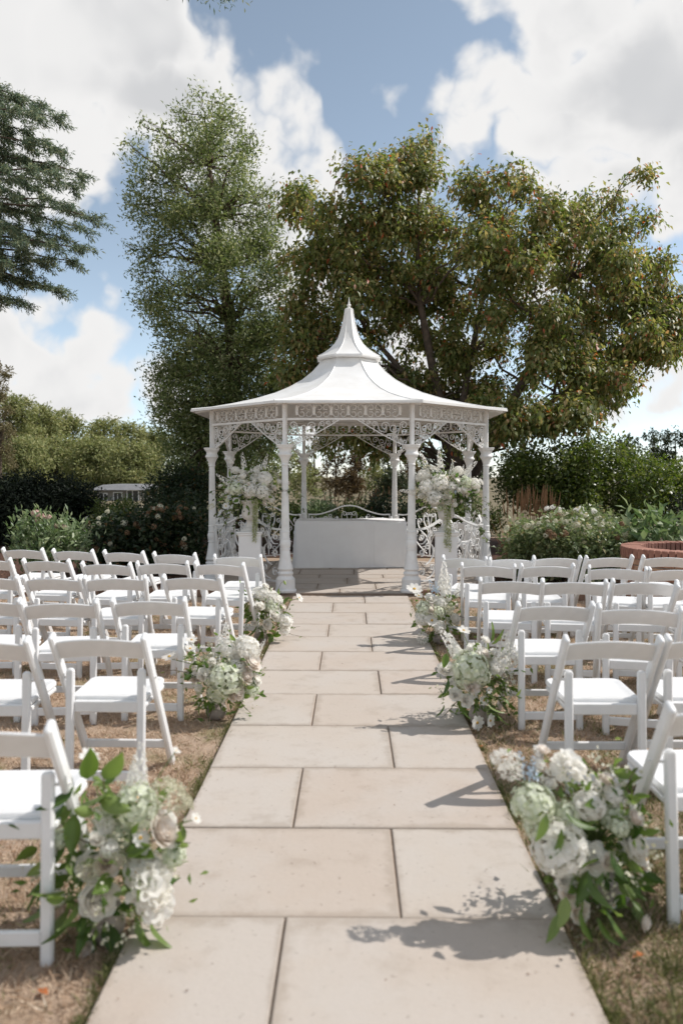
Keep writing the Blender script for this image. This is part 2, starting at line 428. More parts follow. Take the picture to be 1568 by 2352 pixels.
class MB:
    def __init__(self):
        self.v, self.f = [], []

    def add(self, vs, fs):
        o = len(self.v)
        self.v += [tuple(p) for p in vs]
        self.f += [tuple(i + o for i in f) for f in fs]

    def box(self, x0, x1, y0, y1, z0, z1):
        vs = [(x, y, z) for z in (z0, z1) for y in (y0, y1) for x in (x0, x1)]
        self.add(vs, [(0, 2, 3, 1), (4, 5, 7, 6), (0, 1, 5, 4), (2, 6, 7, 3), (0, 4, 6, 2), (1, 3, 7, 5)])
        return self

    def rings(self, rings, close=True, cap=True):
        n = len(rings[0])
        o = len(self.v)
        for r in rings:
            self.v += [tuple(p) for p in r]
        for i in range(len(rings) - 1):
            for j in range(n if close else n - 1):
                a, b_ = o + i * n + j, o + i * n + (j + 1) % n
                self.f.append((a, b_, b_ + n, a + n))
        if cap and close:
            self.f.append(tuple(o + j for j in reversed(range(n))))
            self.f.append(tuple(o + (len(rings) - 1) * n + j for j in range(n)))
        return self

    def tube(self, pts, rad, sides=6):
        pts = [Vector(p) for p in pts]
        if not hasattr(rad, '__len__'):
            rad = [rad] * len(pts)
        rings = []
        for i, p in enumerate(pts):
            d = (pts[min(i + 1, len(pts) - 1)] - pts[max(i - 1, 0)])
            d = d.normalized() if d.length > 1e-9 else Vector((0, 0, 1))
            a = Vector((1, 0, 0)) if abs(d.x) < 0.8 else Vector((0, 1, 0))
            u = d.cross(a).normalized()
            w = d.cross(u)
            rings.append([p + (u * math.cos(2 * math.pi * k / sides) + w * math.sin(2 * math.pi * k / sides)) * rad[i] for k in range(sides)])
        return self.rings(rings)

    def bar(self, p0, p1, w, d, ch=0.006, side=Vector((1, 0, 0)), round0=False, round1=False):
        """chamfered bar from p0 to p1; w across `side`, d across the third axis"""
        p0, p1 = Vector(p0), Vector(p1)
        ax = (p1 - p0).normalized()
        side = (side - ax * side.dot(ax)).normalized()
        th = ax.cross(side).normalized()

        def ring(p, s):
            hw, hd = w / 2 * s, d / 2 * (0.4 + 0.6 * s)
            c = ch * s
            return [p + side * x + th * y for x, y in ((hw - c, -hd), (hw, -hd + c), (hw, hd - c), (hw - c, hd), (-hw + c, hd), (-hw, hd - c), (-hw, -hd + c), (-hw + c, -hd))]
        rs = []
        steps = [(0.0, 0.45), (0.25, 0.75), (0.6, 0.94), (1.0, 1.0)]
        if round0:
            rs += [ring(p0 + ax * (w * 0.45 * a), s) for a, s in steps]
        else:
            rs += [ring(p0, 0.9), ring(p0 + ax * 0.004, 1)]
        if round1:
            rs += [ring(p1 - ax * (w * 0.45 * a), s) for a, s in reversed(steps)]
        else:
            rs += [ring(p1 - ax * 0.004, 1), ring(p1, 0.9)]
        return self.rings(rs)

    def lathe(self, prof, n=20, flute=None):
        rings = []
        for (r, z) in prof:
            rings.append([(r * math.cos(2 * math.pi * k / n), r * math.sin(2 * math.pi * k / n), z) for k in range(n)])
        return self.rings(rings)

    def sweep(self, pts, w=0.018, t=0.006):
        """flat bar following pts (x, z) in the local XZ plane; w = depth in y, t = in-plane thickness"""
        n = len(pts)
        rings = []
        for i in range(n):
            a, c = pts[max(i - 1, 0)], pts[min(i + 1, n - 1)]
            dx, dz = c[0] - a[0], c[1] - a[1]
            L = math.hypot(dx, dz) or 1
            nx, nz_ = -dz / L * t / 2, dx / L * t / 2
            x, z = pts[i]
            rings.append([(x + nx, -w / 2, z + nz_), (x + nx, w / 2, z + nz_), (x - nx, w / 2, z - nz_), (x - nx, -w / 2, z - nz_)])
        return self.rings(rings)

    def mesh(self, name, mat, smooth=None):
        me = bpy.data.meshes.new(name)
        me.from_pydata(self.v, [], self.f)
        if mat:
            me.materials.append(MAT[mat])
        if smooth is not None:
            me.polygons.foreach_set('use_smooth', [True] * len(me.polygons))
            me.set_sharp_from_angle(angle=R(smooth))
        me.update()
        return me


def obj(name, me, parent=None, loc=(0, 0, 0), rot=None, scale=None, kind=None):
    o = bpy.data.objects.new(name, me)
    COL.objects.link(o)
    o.location = loc
    if rot is not None:
        if isinstance(rot, Quaternion):
            o.rotation_mode = 'QUATERNION'
            o.rotation_quaternion = rot
        else:
            o.rotation_euler = rot
    if scale is not None:
        o.scale = (scale,) * 3 if isinstance(scale, (int, float)) else scale
    if parent:
        o.parent = parent
    if kind:
        o['kind'] = kind
    return o


def thing(name, label, cat, loc=(0, 0, 0), rz=0, group=None, me=None):
    o = bpy.data.objects.new(name, me)
    COL.objects.link(o)
    o.location = loc
    o.rotation_euler = (0, 0, rz)
    o['label'] = label
    o['category'] = cat
    if group:
        o['group'] = group
    if me is None:
        o.empty_display_size = 0.1
    return o


def leaf_arrays(P, A, N, L, W, fold=0.18, droop=0.12, big=False):
    """P base points, A axes, N normals -> verts, quads.  big = folded two-quad leaf"""
    A = A / np.linalg.norm(A, axis=1, keepdims=True)
    N = N - A * np.sum(A * N, axis=1, keepdims=True)
    N = N / (np.linalg.norm(N, axis=1, keepdims=True) + 1e-9)
    Sd = np.cross(A, N)
    L = np.asarray(L).reshape(-1, 1) * np.ones((len(P), 1))
    W = np.asarray(W).reshape(-1, 1) * np.ones((len(P), 1))
    mid = P + A * L * 0.45
    lf = mid + Sd * W / 2 + N * fold * W
    rt = mid - Sd * W / 2 + N * fold * W
    tip = P + A * L - N * droop * L
    n = len(P)
    if big:
        V = np.stack([P, rt, tip, lf, mid - N * 0.02 * W], axis=1).reshape(-1, 3)
        base = np.arange(n)[:, None] * 5
        F = np.concatenate([base + np.array([[0, 1, 2, 4]]), base + np.array([[0, 4, 2, 3]])], axis=0)
    else:
        V = np.stack([P, rt, tip, lf], axis=1).reshape(-1, 3)
        F = np.arange(n)[:, None] * 4 + np.array([[0, 1, 2, 3]])
    return V, F


def unit(n):
    v = rng.normal(size=(n, 3))
    return v / np.linalg.norm(v, axis=1, keepdims=True)

# ------------------------------------------------------------------ ground, beds, path
def sheet(name, pts, z, mat, kind='structure'):
    mb = MB()
    mb.add([(x, y, z) for x, y in pts], [tuple(range(len(pts)))])
    return obj(name, mb.mesh(name, mat), kind=kind)


sheet('lawn', [(-500, -60), (500, -60), (500, 900), (-500, 900)], 0.0, 'lawn')
sheet('field', [(-400, 19), (400, 19), (400, 850), (-400, 850)], 0.006, 'field')
bed = sheet('flower_bed', [(-12, 9.45), (-0.95, 9.45), (-0.95, 9.75), (-2.1, 11.0), (-2.1, 14.0), (2.0, 14.0), (2.0, 11.0), (0.95, 9.75), (0.95, 9.45), (2.4, 9.2), (12, 8.9), (12, 18.5), (-12, 18.5)], 0.012, 'mulch')

PX0, PX1 = -0.717, 0.695
GZ = Vector((-0.04, 11.61, 0))      # gazebo centre
rows_px = [2127, 1917, 1777, 1678, 1604, 1548.5, 1504.5, 1470, 1440, 1412.7, 1390.6, 1373.6]
row_y = [0.18, 0.82, 1.46]
row_y += [on(806, p).y for p in rows_px]
joints = {2: [-0.22], 3: [0.165], 4: [-0.245], 5: [0.215], 6: [-0.235], 7: [0.2], 8: [-0.245], 9: [0.175],
          10: [-0.22], 11: [0.15], 12: [-0.21], 13: [0.155], 0: [-0.2], 1: [0.19]}
path = obj('path', MB().box(PX0 - 0.002, PX1 + 0.002, 0.18, row_y[-1], 0.0, 0.019).mesh('path_bed', 'mortar'), kind='structure')


def slab(parent, x0, x1, y0, y1, zt=0.03, gap=0.0036):
    dx, dy = (x1 - x0) / 2 - gap, (y1 - y0) / 2 - gap * 0.8
    mb = MB()
    c = 0.004
    zt += rnd.uniform(-0.0025, 0.0025)
    rings = []
    for (ins, z) in ((0, 0.005), (0, zt - c), (c, zt)):
        rings.append([(-dx + ins, -dy + ins, z), (dx - ins, -dy + ins, z), (dx - ins, dy - ins, z), (-dx + ins, dy - ins, z)])
    mb.rings(rings)
    o = obj('paving_slab', mb.mesh('paving_slab', 'slab'), parent, ((x0 + x1) / 2, (y0 + y1) / 2, 0), (rnd.uniform(-0.002, 0.002), rnd.uniform(-0.002, 0.002), rnd.uniform(-0.0035, 0.0035)))
    return o


for i in range(len(row_y) - 1):
    xs = [PX0] + joints.get(i, [0.0]) + [PX1]
    for a, b_ in zip(xs[:-1], xs[1:]):
        slab(path, a, b_, row_y[i], row_y[i + 1])

# gazebo floor: octagon paved in the same stone
RF = 2.03
floor_pts = [(GZ.x + RF / math.cos(R(22.5)) * math.cos(R(22.5 + 45 * k)), GZ.y + RF / math.cos(R(22.5)) * math.sin(R(22.5 + 45 * k))) for k in range(8)]
mbf = MB()
mbf.rings([[(x, y, 0.0) for x, y in floor_pts], [(x, y, 0.022) for x, y in floor_pts]])
gf = obj('gazebo_floor', mbf.mesh('gazebo_floor', 'mortar'), kind='structure')


def octx(y):
    d = abs(y - GZ.y)
    h = RF * math.tan(R(22.5))
    return RF if d < h else max(RF - (d - h), 0)


fr = [GZ.y - RF + 0.004, 9.92, 10.40, 11.0, 11.4, 12.02, 12.6, 13.1, GZ.y + RF - 0.004]
fj = [[-0.11], [-0.41, 0.36], [-0.02], [-0.43, 0.5], [-0.75, 0.08], [-1.1, -0.3, 0.6], [-0.7, 0.3], [-0.2, 0.5]]
for i in range(len(fr) - 1):
    y0, y1 = fr[i], fr[i + 1]
    xa, xb = octx(y0), octx(y1)
    cuts = [-9] + fj[i] + [9]
    if min(xa, xb) > 1.15:
        cuts = [-9, -1.25] + fj[i] + [1.2, 9]
        cuts = sorted(set(cuts))
    for a, b_ in zip(cuts[:-1], cuts[1:]):
        g_ = 0.006
        q = []
        lo0, lo1 = max(a + g_, -xa), max(a + g_, -xb)
        hi0, hi1 = min(b_ - g_, xa), min(b_ - g_, xb)
        if hi0 - lo0 < 0.02 and hi1 - lo1 < 0.02:
            continue
        q = [(GZ.x + lo0, y0 + g_), (GZ.x + max(hi0, lo0), y0 + g_), (GZ.x + max(hi1, lo1), y1 - g_), (GZ.x + lo1, y1 - g_)]
        zt = 0.033 + rnd.uniform(-0.002, 0.002)
        mb = MB()
        mb.rings([[(x, y, 0.012) for x, y in q], [(x, y, zt) for x, y in q]])
        obj('paving_slab', mb.mesh('paving_slab', 'slab'), gf)

# timber edging of the beds
for (x0, y0, x1, y1, lab) in ((-0.95, 9.45, -7.5, 9.5, 'low weathered timber edging of the flower bed left of the aisle'),
                              (0.82, 9.36, 7.5, 8.85, 'low weathered timber edging of the flower bed right of the aisle')):
    e = thing('timber_edging', lab, 'edging', (x0, y0, 0))
    n = 3
    for k in range(n):
        a = Vector(((x1 - x0) * k / n, (y1 - y0) * k / n, 0.055))
        c = Vector(((x1 - x0) * (k + 1) / n, (y1 - y0) * (k + 1) / n, 0.055))
        c = c - (c - a).normalized() * 0.012
        obj('board', MB().bar(a, c, 0.05, 0.11, 0.006, Vector((0, 1, 0))).mesh('edging_board', 'timber'), e)

# bark chips on the beds
n = 9000
side = rng.random(n) < 0.62
px = np.where(side, rng.uniform(1.0, 5.5, n), rng.uniform(-6.0, -1.0, n))
py = 9.5 + rng.uniform(0, 1, n) ** 1.5 * 2.6
keep = (np.abs(px + 0.04) > 0.95) & (np.maximum(np.abs(px + 0.04), np.abs(py - GZ.y)) + 0.0 > 0) & ((np.abs(px + 0.04) + np.abs(py - GZ.y)) > 2.95)
px, py = px[keep], py[keep]
n = len(px)
A = unit(n); A[:, 2] *= 0.25
N = np.tile([0, 0, 1.0], (n, 1)) + unit(n) * 0.5
V, F = leaf_arrays(np.stack([px, py, np.full(n, 0.02)], 1), A, N, rng.uniform(0.02, 0.06, n), rng.uniform(0.01, 0.025, n))
o = obj('bark_chips', np_mesh('bark_chips', V, F, 'chip'), kind='stuff')
o['label'] = 'loose reddish bark chips on the flower beds'
o['category'] = 'mulch'


# ------------------------------------------------------------------ vegetation
def in_poly(poly, x, y):
    inside = np.zeros(len(x), bool)
    n = len(poly)
    j = n - 1
    for i in range(n):
        xi, yi = poly[i]
        xj, yj = poly[j]
        c = ((yi > y) != (yj > y)) & (x < (xj - xi) * (y - yi) / (yj - yi + 1e-9) + xi)
        inside ^= c
        j = i
    return inside


def clumps_from_outline(poly, Y, depth, n, r, seed, shrink=0.8, even=0.7):
    """fill a surveyed crown outline with ball-shaped clumps spread in depth"""
    g = np.random.default_rng(seed)
    xs, ys = [p[0] for p in poly], [p[1] for p in poly]
    out = []
    pts2 = []
    wx = max(xs) - min(xs)
    cx = (max(xs) + min(xs)) / 2
    m_px = Y / _F
    while len(out) < n:
        x = g.uniform(min(xs), max(xs), 40)
        y = g.uniform(min(ys), max(ys), 40)
        rr = g.uniform(r[0], r[1], 40)
        ok = in_poly(poly, x, y)
        for s in ((1, 0), (-1, 0), (0, 1), (0, -1)):
            ok &= in_poly(poly, x + s[0] * rr / m_px * shrink, y + s[1] * rr / m_px * shrink)
        cand = np.nonzero(ok)[0]
        if not len(cand):
            continue
        if pts2:                      # keep the clumps evenly spread over the crown
            q = np.array(pts2)
            dd = [np.min((q[:, 0] - x[k]) ** 2 + (q[:, 1] - y[k]) ** 2) for k in cand]
            cand = [cand[int(np.argmax(dd))]] if g.random() < even else [cand[0]]
        else:
            cand = cand[:1]
        for k in cand:
            pts2.append((x[k], y[k]))
            t_ = (x[k] - cx) / (wx / 2)
            dep = depth * math.sqrt(max(1 - t_ * t_, 0.08))
            yy = Y + g.uniform(-dep, dep)
            p = at(x[k], y[k], Y)
            out.append((Vector((p.x, yy, p.z)), rr[k]))
    return out[:n]


def foliage(clumps, per_m3, leaf, wid, seed, mode='any', cluster=7, spread=0.16, shell=0.5, zs=0.85, big=False, lvar=0.3):
    """leaf positions in small sprays through the clumps"""
    g = np.random.default_rng(seed)
    Ps, As, Ns = [], [], []
    for c, r in clumps:
        nc = max(3, int(per_m3 * r ** 2.4 / cluster))
        u = g.normal(size=(nc, 3))
        u /= np.linalg.norm(u, axis=1, keepdims=True)
        rad = r * (shell + (1 - shell) * g.random(nc) ** 0.7)
        rad *= np.where(g.random(nc) < 0.12, 1.22, 1.0)
        q = np.array(c) + u * rad[:, None] * np.array([1, 1, zs])
        od = np.repeat(u, cluster, axis=0)
        q = np.repeat(q, cluster, axis=0)
        m_ = len(q)
        j = g.normal(size=(m_, 3)) * spread
        q = q + j
        if mode == 'droop':
            a = od * 0.55 + g.normal(size=(m_, 3)) * 0.45 + np.array([0, 0, -0.75])
            nn = od + np.array([0, 0, 0.35]) + g.normal(size=(m_, 3)) * 0.35
        elif mode == 'up':
            a = od * 0.4 + g.normal(size=(m_, 3)) * 0.6 + np.array([0, 0, 0.55])
            nn = g.normal(size=(m_, 3)) * 0.8 + np.array([0.2, -0.3, 0.7])
        else:
            a = od * 0.6 + g.normal(size=(m_, 3)) * 0.7
            nn = od * 0.3 + g.normal(size=(m_, 3)) * 0.7 + np.array([0, 0, 0.6])
        nn = nn + np.array(S) * 0.55      # leaves turn their faces to the light
        Ps.append(q); As.append(a); Ns.append(nn)
    P = np.concatenate(Ps); A = np.concatenate(As); N = np.concatenate(Ns)
    ok = P[:, 2] > 0.03
    P, A, N = P[ok], A[ok], N[ok]
    Ls = leaf * (1 + g.uniform(-lvar, lvar, len(P)))
    return P, A, N, Ls, Ls * wid / leaf


def limb(mb, p0, p1, r0, r1, sides=6, sag=0.15, seg=6, seed=0, wob=0.06):
    g = random.Random(seed)
    p0, p1 = Vector(p0), Vector(p1)
    L = (p1 - p0).length
    pts, rr = [], []
    for i in range(seg + 1):
        t_ = i / seg
        p = p0.lerp(p1, t_)
        p.z += math.sin(t_ * math.pi) * sag * L
        if 0 < i < seg:
            p += Vector((g.uniform(-1, 1), g.uniform(-1, 1), g.uniform(-1, 1))) * wob * L
        pts.append(p)
        rr.append(r0 * (1 - t_) + r1 * t_)
    mb.tube(pts, rr, sides)
    return pts


def tree(name, label, cat, trunk, clumps, leafp, lmat, bark='bark', group=None, twigs=5, seed=1, r_limb=0.06, big=False, stems=None, nlimbs=None, extra=()):
    """trunk: list of (Vector, radius); clumps drive limbs and leaves"""
    base = trunk[0][0].copy()
    base.z = 0
    root = thing(name, label, cat, base, 0, group)
    mb = MB()
    mb.tube([p - base for p, r_ in trunk], [r_ for p, r_ in trunk], 10)
    g = random.Random(seed)
    for k, (c, r) in enumerate(clumps):
        if nlimbs and k >= nlimbs:
            break
        best = min(list(trunk[1:]) + list(extra), key=lambda tr: abs((c.z - 0.45 * math.hypot(c.x - tr[0].x, c.y - tr[0].y)) - tr[0].z) + 0.5 * (c - tr[0]).length)
        pts = limb(mb, best[0] - base, c - base, min(best[1] * 0.55, r_limb), 0.012, 5, 0.08, 6, seed * 77 + k)
        for q in range(twigs):
            d = Vector((g.gauss(0, 1), g.gauss(0, 1), g.gauss(0, 0.8))).normalized()
            s_ = pts[g.choice((3, 4, 5, 6))]
            limb(mb, s_, (c - base) + d * r * 0.95, 0.011, 0.003, 3, 0.05, 3, seed * 99 + k * 9 + q)
    obj('trunk', mb.mesh('trunk', bark, 60), root)
    P, A, N, L, W = leafp
    P = P - np.array(base)
    V, F = leaf_arrays(P, A, N, L, W, big=big)
    obj('crown', np_mesh('crown', V, F, lmat), root, kind='stuff')
    return root


# -- evergreen tree left behind the gazebo
YL = 20.0
poly = [(425, 262), (450, 235), (500, 245), (545, 290), (590, 345), (590, 400), (640, 480), (636, 560), (668, 640), (662, 720), (690, 800), (712, 860), (700, 940), (665, 1000), (640, 1080), (560, 1150), (420, 1140), (375, 1050), (347, 960), (342, 850), (352, 740), (312, 690), (322, 620), (292, 560), (322, 520), (282, 462), (312, 420), (322, 370), (326, 320), (370, 330), (400, 320)]
cl = clumps_from_outline(poly, YL, 1.7, 165, (0.24, 0.58), 3, 0.5)
low = [(380, 760), (650, 730), (690, 860), (660, 980), (620, 1070), (540, 1140), (430, 1130), (385, 1040), (355, 950), (350, 850)]
cl += clumps_from_outline(low, YL, 1.6, 75, (0.26, 0.55), 33, 0.5)
top = [at(455, 215, YL), at(503, 232, YL), at(330, 290, YL), at(575, 330, YL), at(380, 330, YL), at(300, 470, YL), at(305, 575, YL), at(545, 290, YL), at(610, 440, YL), at(420, 260, YL), at(325, 690, YL)]
cl += [(p, 0.22) for p in top]
tr = [(at(548, 1160, YL), 0.24), (at(545, 1000, YL), 0.21), (at(535, 860, YL), 0.18), (at(528, 740, YL), 0.15), (at(510, 620, YL), 0.12), (at(495, 500, YL), 0.09), (at(480, 380, YL), 0.05), (at(470, 270, YL), 0.02)]
tr[0][0].z = -0.05
tree('evergreen_tree', 'tall upright evergreen oak with small grey-green leaves behind the gazebo on the left', 'tree', tr, cl,
     foliage(cl, 3500, 0.10, 0.04, 5, 'up', 7, 0.12, 0.05, 1.25), 'leaf_oak', 'bark_red', twigs=3, seed=4, r_limb=0.045)

# -- broad deciduous tree right behind the gazebo
YR = 18.0
poly = [(645, 465), (700, 425), (770, 425), (805, 440), (840, 405), (905, 402), (915, 345), (962, 322), (985, 298), (1012, 350), (1016, 430), (1100, 425), (1130, 432), (1192, 402), (1216, 412), (1210, 450), (1300, 470), (1345, 450), (1410, 440), (1497, 480), (1500, 530), (1490, 562), (1545, 592), (1532, 660), (1600, 690), (1600, 830), (1500, 840), (1440, 910), (1380, 970), (1300, 990), (1200, 1010), (1120, 990), (1060, 960), (1010, 1000), (960, 1050), (880, 1010), (800, 1040), (740, 1010), (715, 900), (655, 800), (692, 700), (662, 600), (692, 545)]
cl = clumps_from_outline(poly, YR, 2.1, 215, (0.24, 0.54), 21, 0.70)
cl = [(c, r) for c, r in cl if not (rnd.random() < 0.18 and 820 < (c.x / c.y * _F + 807) < 1220 and 700 < 1093 - (c.z - 1.5) / c.y * _F < 1000)]
cl += [(at(x, y, YR + dy), r_) for x, y, dy, r_ in ((980, 320, 0, 0.28), (940, 360, 0, 0.35), (1195, 420, -0.5, 0.3), (700, 445, 0.4, 0.34), (1410, 460, 0, 0.34), (1350, 470, 0.5, 0.3), (870, 415, 0, 0.33), (1525, 600, 0, 0.3), (1555, 700, 0, 0.34), (670, 480, 0, 0.33), (660, 590, 0, 0.3), (1480, 500, 0, 0.32),
        (690, 780, -0.6, 0.5), (670, 850, -0.6, 0.45), (740, 900, -0.6, 0.5), (690, 700, -0.4, 0.5), (1250, 960, -2.2, 0.55), (1330, 950, -2.3, 0.5), (1180, 975, -2.2, 0.5), (1420, 870, -1.8, 0.45), (1130, 930, -2.0, 0.45), (1090, 1000, -1.2, 0.5), (860, 1020, 0.4, 0.5), (760, 1010, 0.2, 0.4), (930, 1020, 0.8, 0.5), (820, 1000, 0, 0.4), (1500, 800, -1, 0.5), (1530, 740, -0.6, 0.5))]
bx = at(1072, 1150, YR)
tr = [(Vector((bx.x, YR, -0.05)), 0.23), (at(1062, 1090, YR), 0.20), (at(1030, 1020, YR), 0.17), (at(1010, 930, YR), 0.13), (at(990, 830, YR), 0.10), (at(965, 700, YR), 0.075), (at(958, 560, YR), 0.05), (at(962, 420, YR), 0.025)]
STEMS = ([(1066, 1120, 0.17), (1110, 1040, 0.15), (1150, 960, 0.12), (1200, 880, 0.10), (1260, 780, 0.07), (1310, 640, 0.04), (1340, 540, 0.02)],
         [(1112, 1040, 0.10), (1180, 985, 0.08), (1270, 920, 0.065), (1370, 850, 0.045), (1460, 760, 0.025)],
         [(1030, 1020, 0.11), (1060, 940, 0.09), (1080, 820, 0.07), (1110, 680, 0.05), (1130, 540, 0.025)],
         [(1010, 930, 0.09), (930, 860, 0.07), (850, 770, 0.05), (770, 640, 0.03), (720, 520, 0.015)])
if True:
    ext = [(at(x, y, YR + 0.1 * k), r_) for k, pts in enumerate(STEMS) for x, y, r_ in pts[1:]]
pl = foliage(cl, 3900, 0.128, 0.062, 8, 'droop', 7, 0.13, 0.08, 0.75)
rt = tree('turning_tree', 'broad deciduous tree with drooping green and reddish leaves behind the gazebo', 'tree', tr, cl, pl, 'leaf_autumn', 'bark', twigs=4, seed=9, r_limb=0.035, big=True, extra=ext)
# the other stems of the same tree
mb = MB()
for k, pts in enumerate(STEMS):
    mb.tube([at(x, y, YR + 0.1 * k) - Vector((bx.x, YR, 0)) for x, y, r_ in pts], [r_ for x, y, r_ in pts], 8)
obj('stem', mb.mesh('stem', 'bark', 60), rt)
# the leaves that show largest, each a leaf of its own
P, A, N, L, W = pl
order = np.argsort(P[:, 1] + rng.uniform(0, 1.2, len(P)))[:300]
for v in range(1):
    Vl, Fl = leaf_arrays(np.zeros((1, 3)), np.array([[0, 0, 1.0]]), np.array([[0, 1.0, 0]]), [1.0], [0.46], big=True)
    leaf_me = np_mesh('tree_leaf', Vl, Fl, 'leaf_autumn')
for k in order:
    q = Vector(A[k]).to_track_quat('Z', 'Y')
    obj('leaf', leaf_me, rt, Vector(P[k]) - Vector((bx.x, YR, 0)) + Vector((0, -0.12, 0)), q, float(L[k]) * 1.08)


# -- cedar on the left edge
def cedar():
    Yc = 15.0
    tx = -9.6
    root = thing('cedar_tree', 'blue-green cedar with drooping needle branches entering from the left edge', 'tree', (tx, Yc, 0))
    mb = MB()
    mb.tube([(0, 0, -0.05), (0.05, 0, 3), (0, 0.1, 7), (0.1, 0, 11), (0.1, 0, 13)], [0.38, 0.32, 0.22, 0.1, 0.03], 10)
    g = random.Random(5)
    gp = np.random.default_rng(5)
    Ps, As, Ns = [], [], []
    tips = [(50, 225), (115, 240), (145, 270), (90, 265), (130, 330), (150, 345), (205, 400), (185, 425), (230, 500), (205, 520), (175, 470), (200, 570), (195, 600), (150, 665), (120, 655), (60, 690), (30, 685), (20, 640), (100, 430), (60, 360), (90, 500), (60, 560), (110, 600), (30, 300), (10, 420), (0, 500), (20, 600), (60, 450), (10, 250), (150, 400), (100, 550), (120, 380), (70, 620), (-30, 350), (-40, 550), (165, 545), (80, 300), (40, 520)]
    for k, (px_, py_) in enumerate(tips):
        dy = g.uniform(-1.5, 1.5) if k > 17 else g.uniform(-0.6, 0.6)
        tip = at(px_ - 20, py_, Yc + dy) - Vector((tx, Yc, 0))
        p0 = Vector((0.05, 0, tip.z - 0.2 + g.uniform(-0.3, 0.4)))
        pts = limb(mb, p0, tip, 0.05, 0.008, 5, 0.09, 8, 300 + k, 0.012)
        # flat sprays along the outer two thirds
        for i in range(2, 9):
            base = pts[i]
            ax = (pts[min(i + 1, 8)] - pts[i - 1]).normalized()
            for sgn in (-1, 1, -1, 1):
                ln = g.uniform(0.3, 0.6) * (1.1 - 0.07 * i)
                e = base + ax * g.uniform(0.2, 0.5) * ln + Vector((g.uniform(-0.2, 0.3), sgn * ln, -g.uniform(0.1, 0.55) * ln))
                m_ = 85
                tt = gp.random(m_)
                b0, e0 = np.array(base), np.array(e)
                q = b0 + (e0 - b0) * tt[:, None] + gp.normal(size=(m_, 3)) * 0.035
                dr = np.array(e - base) / max((e - base).length, 0.01)
                a = dr * 0.6 + gp.normal(size=(m_, 3)) * 0.55 + np.array([0.1, 0, -0.12])
                Ps.append(q); As.append(a); Ns.append(gp.normal(size=(m_, 3)) * 0.5 + np.array([0, 0, 1]))
                mb.tube([base, e], [0.006, 0.002], 3)
        # drooping tip
        m_ = 60
        tt = gp.random(m_)
        q = np.array(pts[7]) + (np.array(pts[8]) - np.array(pts[7])) * tt[:, None] * 1.1 + gp.normal(size=(m_, 3)) * 0.035
        Ps.append(q); As.append(gp.normal(size=(m_, 3)) * 0.5 + np.array([0.5, 0, -0.2])); Ns.append(gp.normal(size=(m_, 3)) + np.array([0, 0, 1]))
    # one long bough reaching over the top of the view
    pts = limb(mb, (0.1, 0, 11.2), at(512, -6, 12) - Vector((tx, Yc, 0)), 0.07, 0.01, 5, 0.05, 10, 999, 0.006)
    for i in range(8, 11):
        m_ = 90
        q = np.array(pts[i]) + gp.normal(size=(m_, 3)) * np.array([0.16, 0.12, 0.045])
        Ps.append(q); As.append(gp.normal(size=(m_, 3)) * 0.7 + np.array([0.3, 0, -0.2])); Ns.append(gp.normal(size=(m_, 3)) + np.array([0, 0, 1]))
    obj('trunk', mb.mesh('trunk', 'bark', 60), root)
    P = np.concatenate(Ps); A = np.concatenate(As); N = np.concatenate(Ns)
    V, F = leaf_arrays(P, A, N, gp.uniform(0.06, 0.12, len(P)), gp.uniform(0.014, 0.026, len(P)))
    obj('crown', np_mesh('crown', V, F, 'needle'), root, kind='stuff')


cedar()


# -- distant trees
def far_tree(px_, ytop, half, Y, lmat, label, seed, name='distant_tree', leaf=None, ybot=1105, group='trees along the far edge of the field', n=None, slim=1.0, cat='tree'):
    g = random.Random(seed)
    top = at(px_, ytop, Y)
    bot = at(px_, ybot, Y)
    w = half * Y / _F
    h = top.z
    cl = []
    nn = n or 26
    for k in range(nn):
        t_ = g.random()
        zc = 0.12 * h + t_ * 0.80 * h
        wid = w * math.sqrt(max(1 - ((t_ - 0.35) / 0.75) ** 2, 0.05)) * slim
        a = g.uniform(0, 2 * math.pi)
        rr = g.random() ** 0.6
        cl.append((Vector((top.x + math.cos(a) * wid * rr * 0.8, Y + math.sin(a) * wid * rr * 0.8, zc)), w * g.uniform(0.22, 0.36)))
    lf = leaf or Y * 0.0042
    tr = [(Vector((top.x, Y, -0.05)), 0.05 * w + 0.05), (Vector((top.x + 0.05 * w, Y, h * 0.4)), 0.04 * w + 0.03), (Vector((top.x, Y, h * 0.85)), 0.015 * w)]
    per = 330 / max(lf, 0.05) ** 2 * 0.085
    P = foliage(cl, per * (w * 0.29) ** -0.4, lf, lf * 0.45, seed, 'any', 6, w * 0.06, 0.45, 0.9)
    tree(name, label, cat, tr, cl, P, lmat, 'bark', group, 1, seed, 0.03 * w)


LH = [(20, 905, 75, 78, 'far_green', 'distant olive-green tree left of the lodge, nearest the left edge'),
      (95, 925, 70, 84, 'far_green', 'distant round-topped tree on the wooded slope, second from the left edge'),
      (165, 945, 62, 90, 'far_green', 'distant tree on the wooded slope, third from the left edge'),
      (235, 958, 60, 96, 'far_green', 'distant tree on the wooded slope above the lodge roof'),
      (300, 968, 58, 100, 'far_green', 'distant tree on the wooded slope beside the tall evergreen oak'),
      (355, 985, 55, 104, 'far_green', 'distant tree half hidden by the tall evergreen oak'),
      (130, 1005, 75, 66, 'far_green', 'lower olive tree in front of the wooded slope on the left'),
      (220, 1012, 70, 63, 'far_green', 'lower spreading tree behind the lodge'),
      (310, 1020, 68, 61, 'far_green', 'lower tree right behind the lodge, beside the evergreen oak'),
      (50, 1010, 70, 58, 'far_green', 'olive green tree low at the left edge above the hedge')]
for k, (x, y, hw, Y, m_, lab) in enumerate(LH):
    far_tree(x, y, hw, Y, m_, lab, 40 + k, n=44)
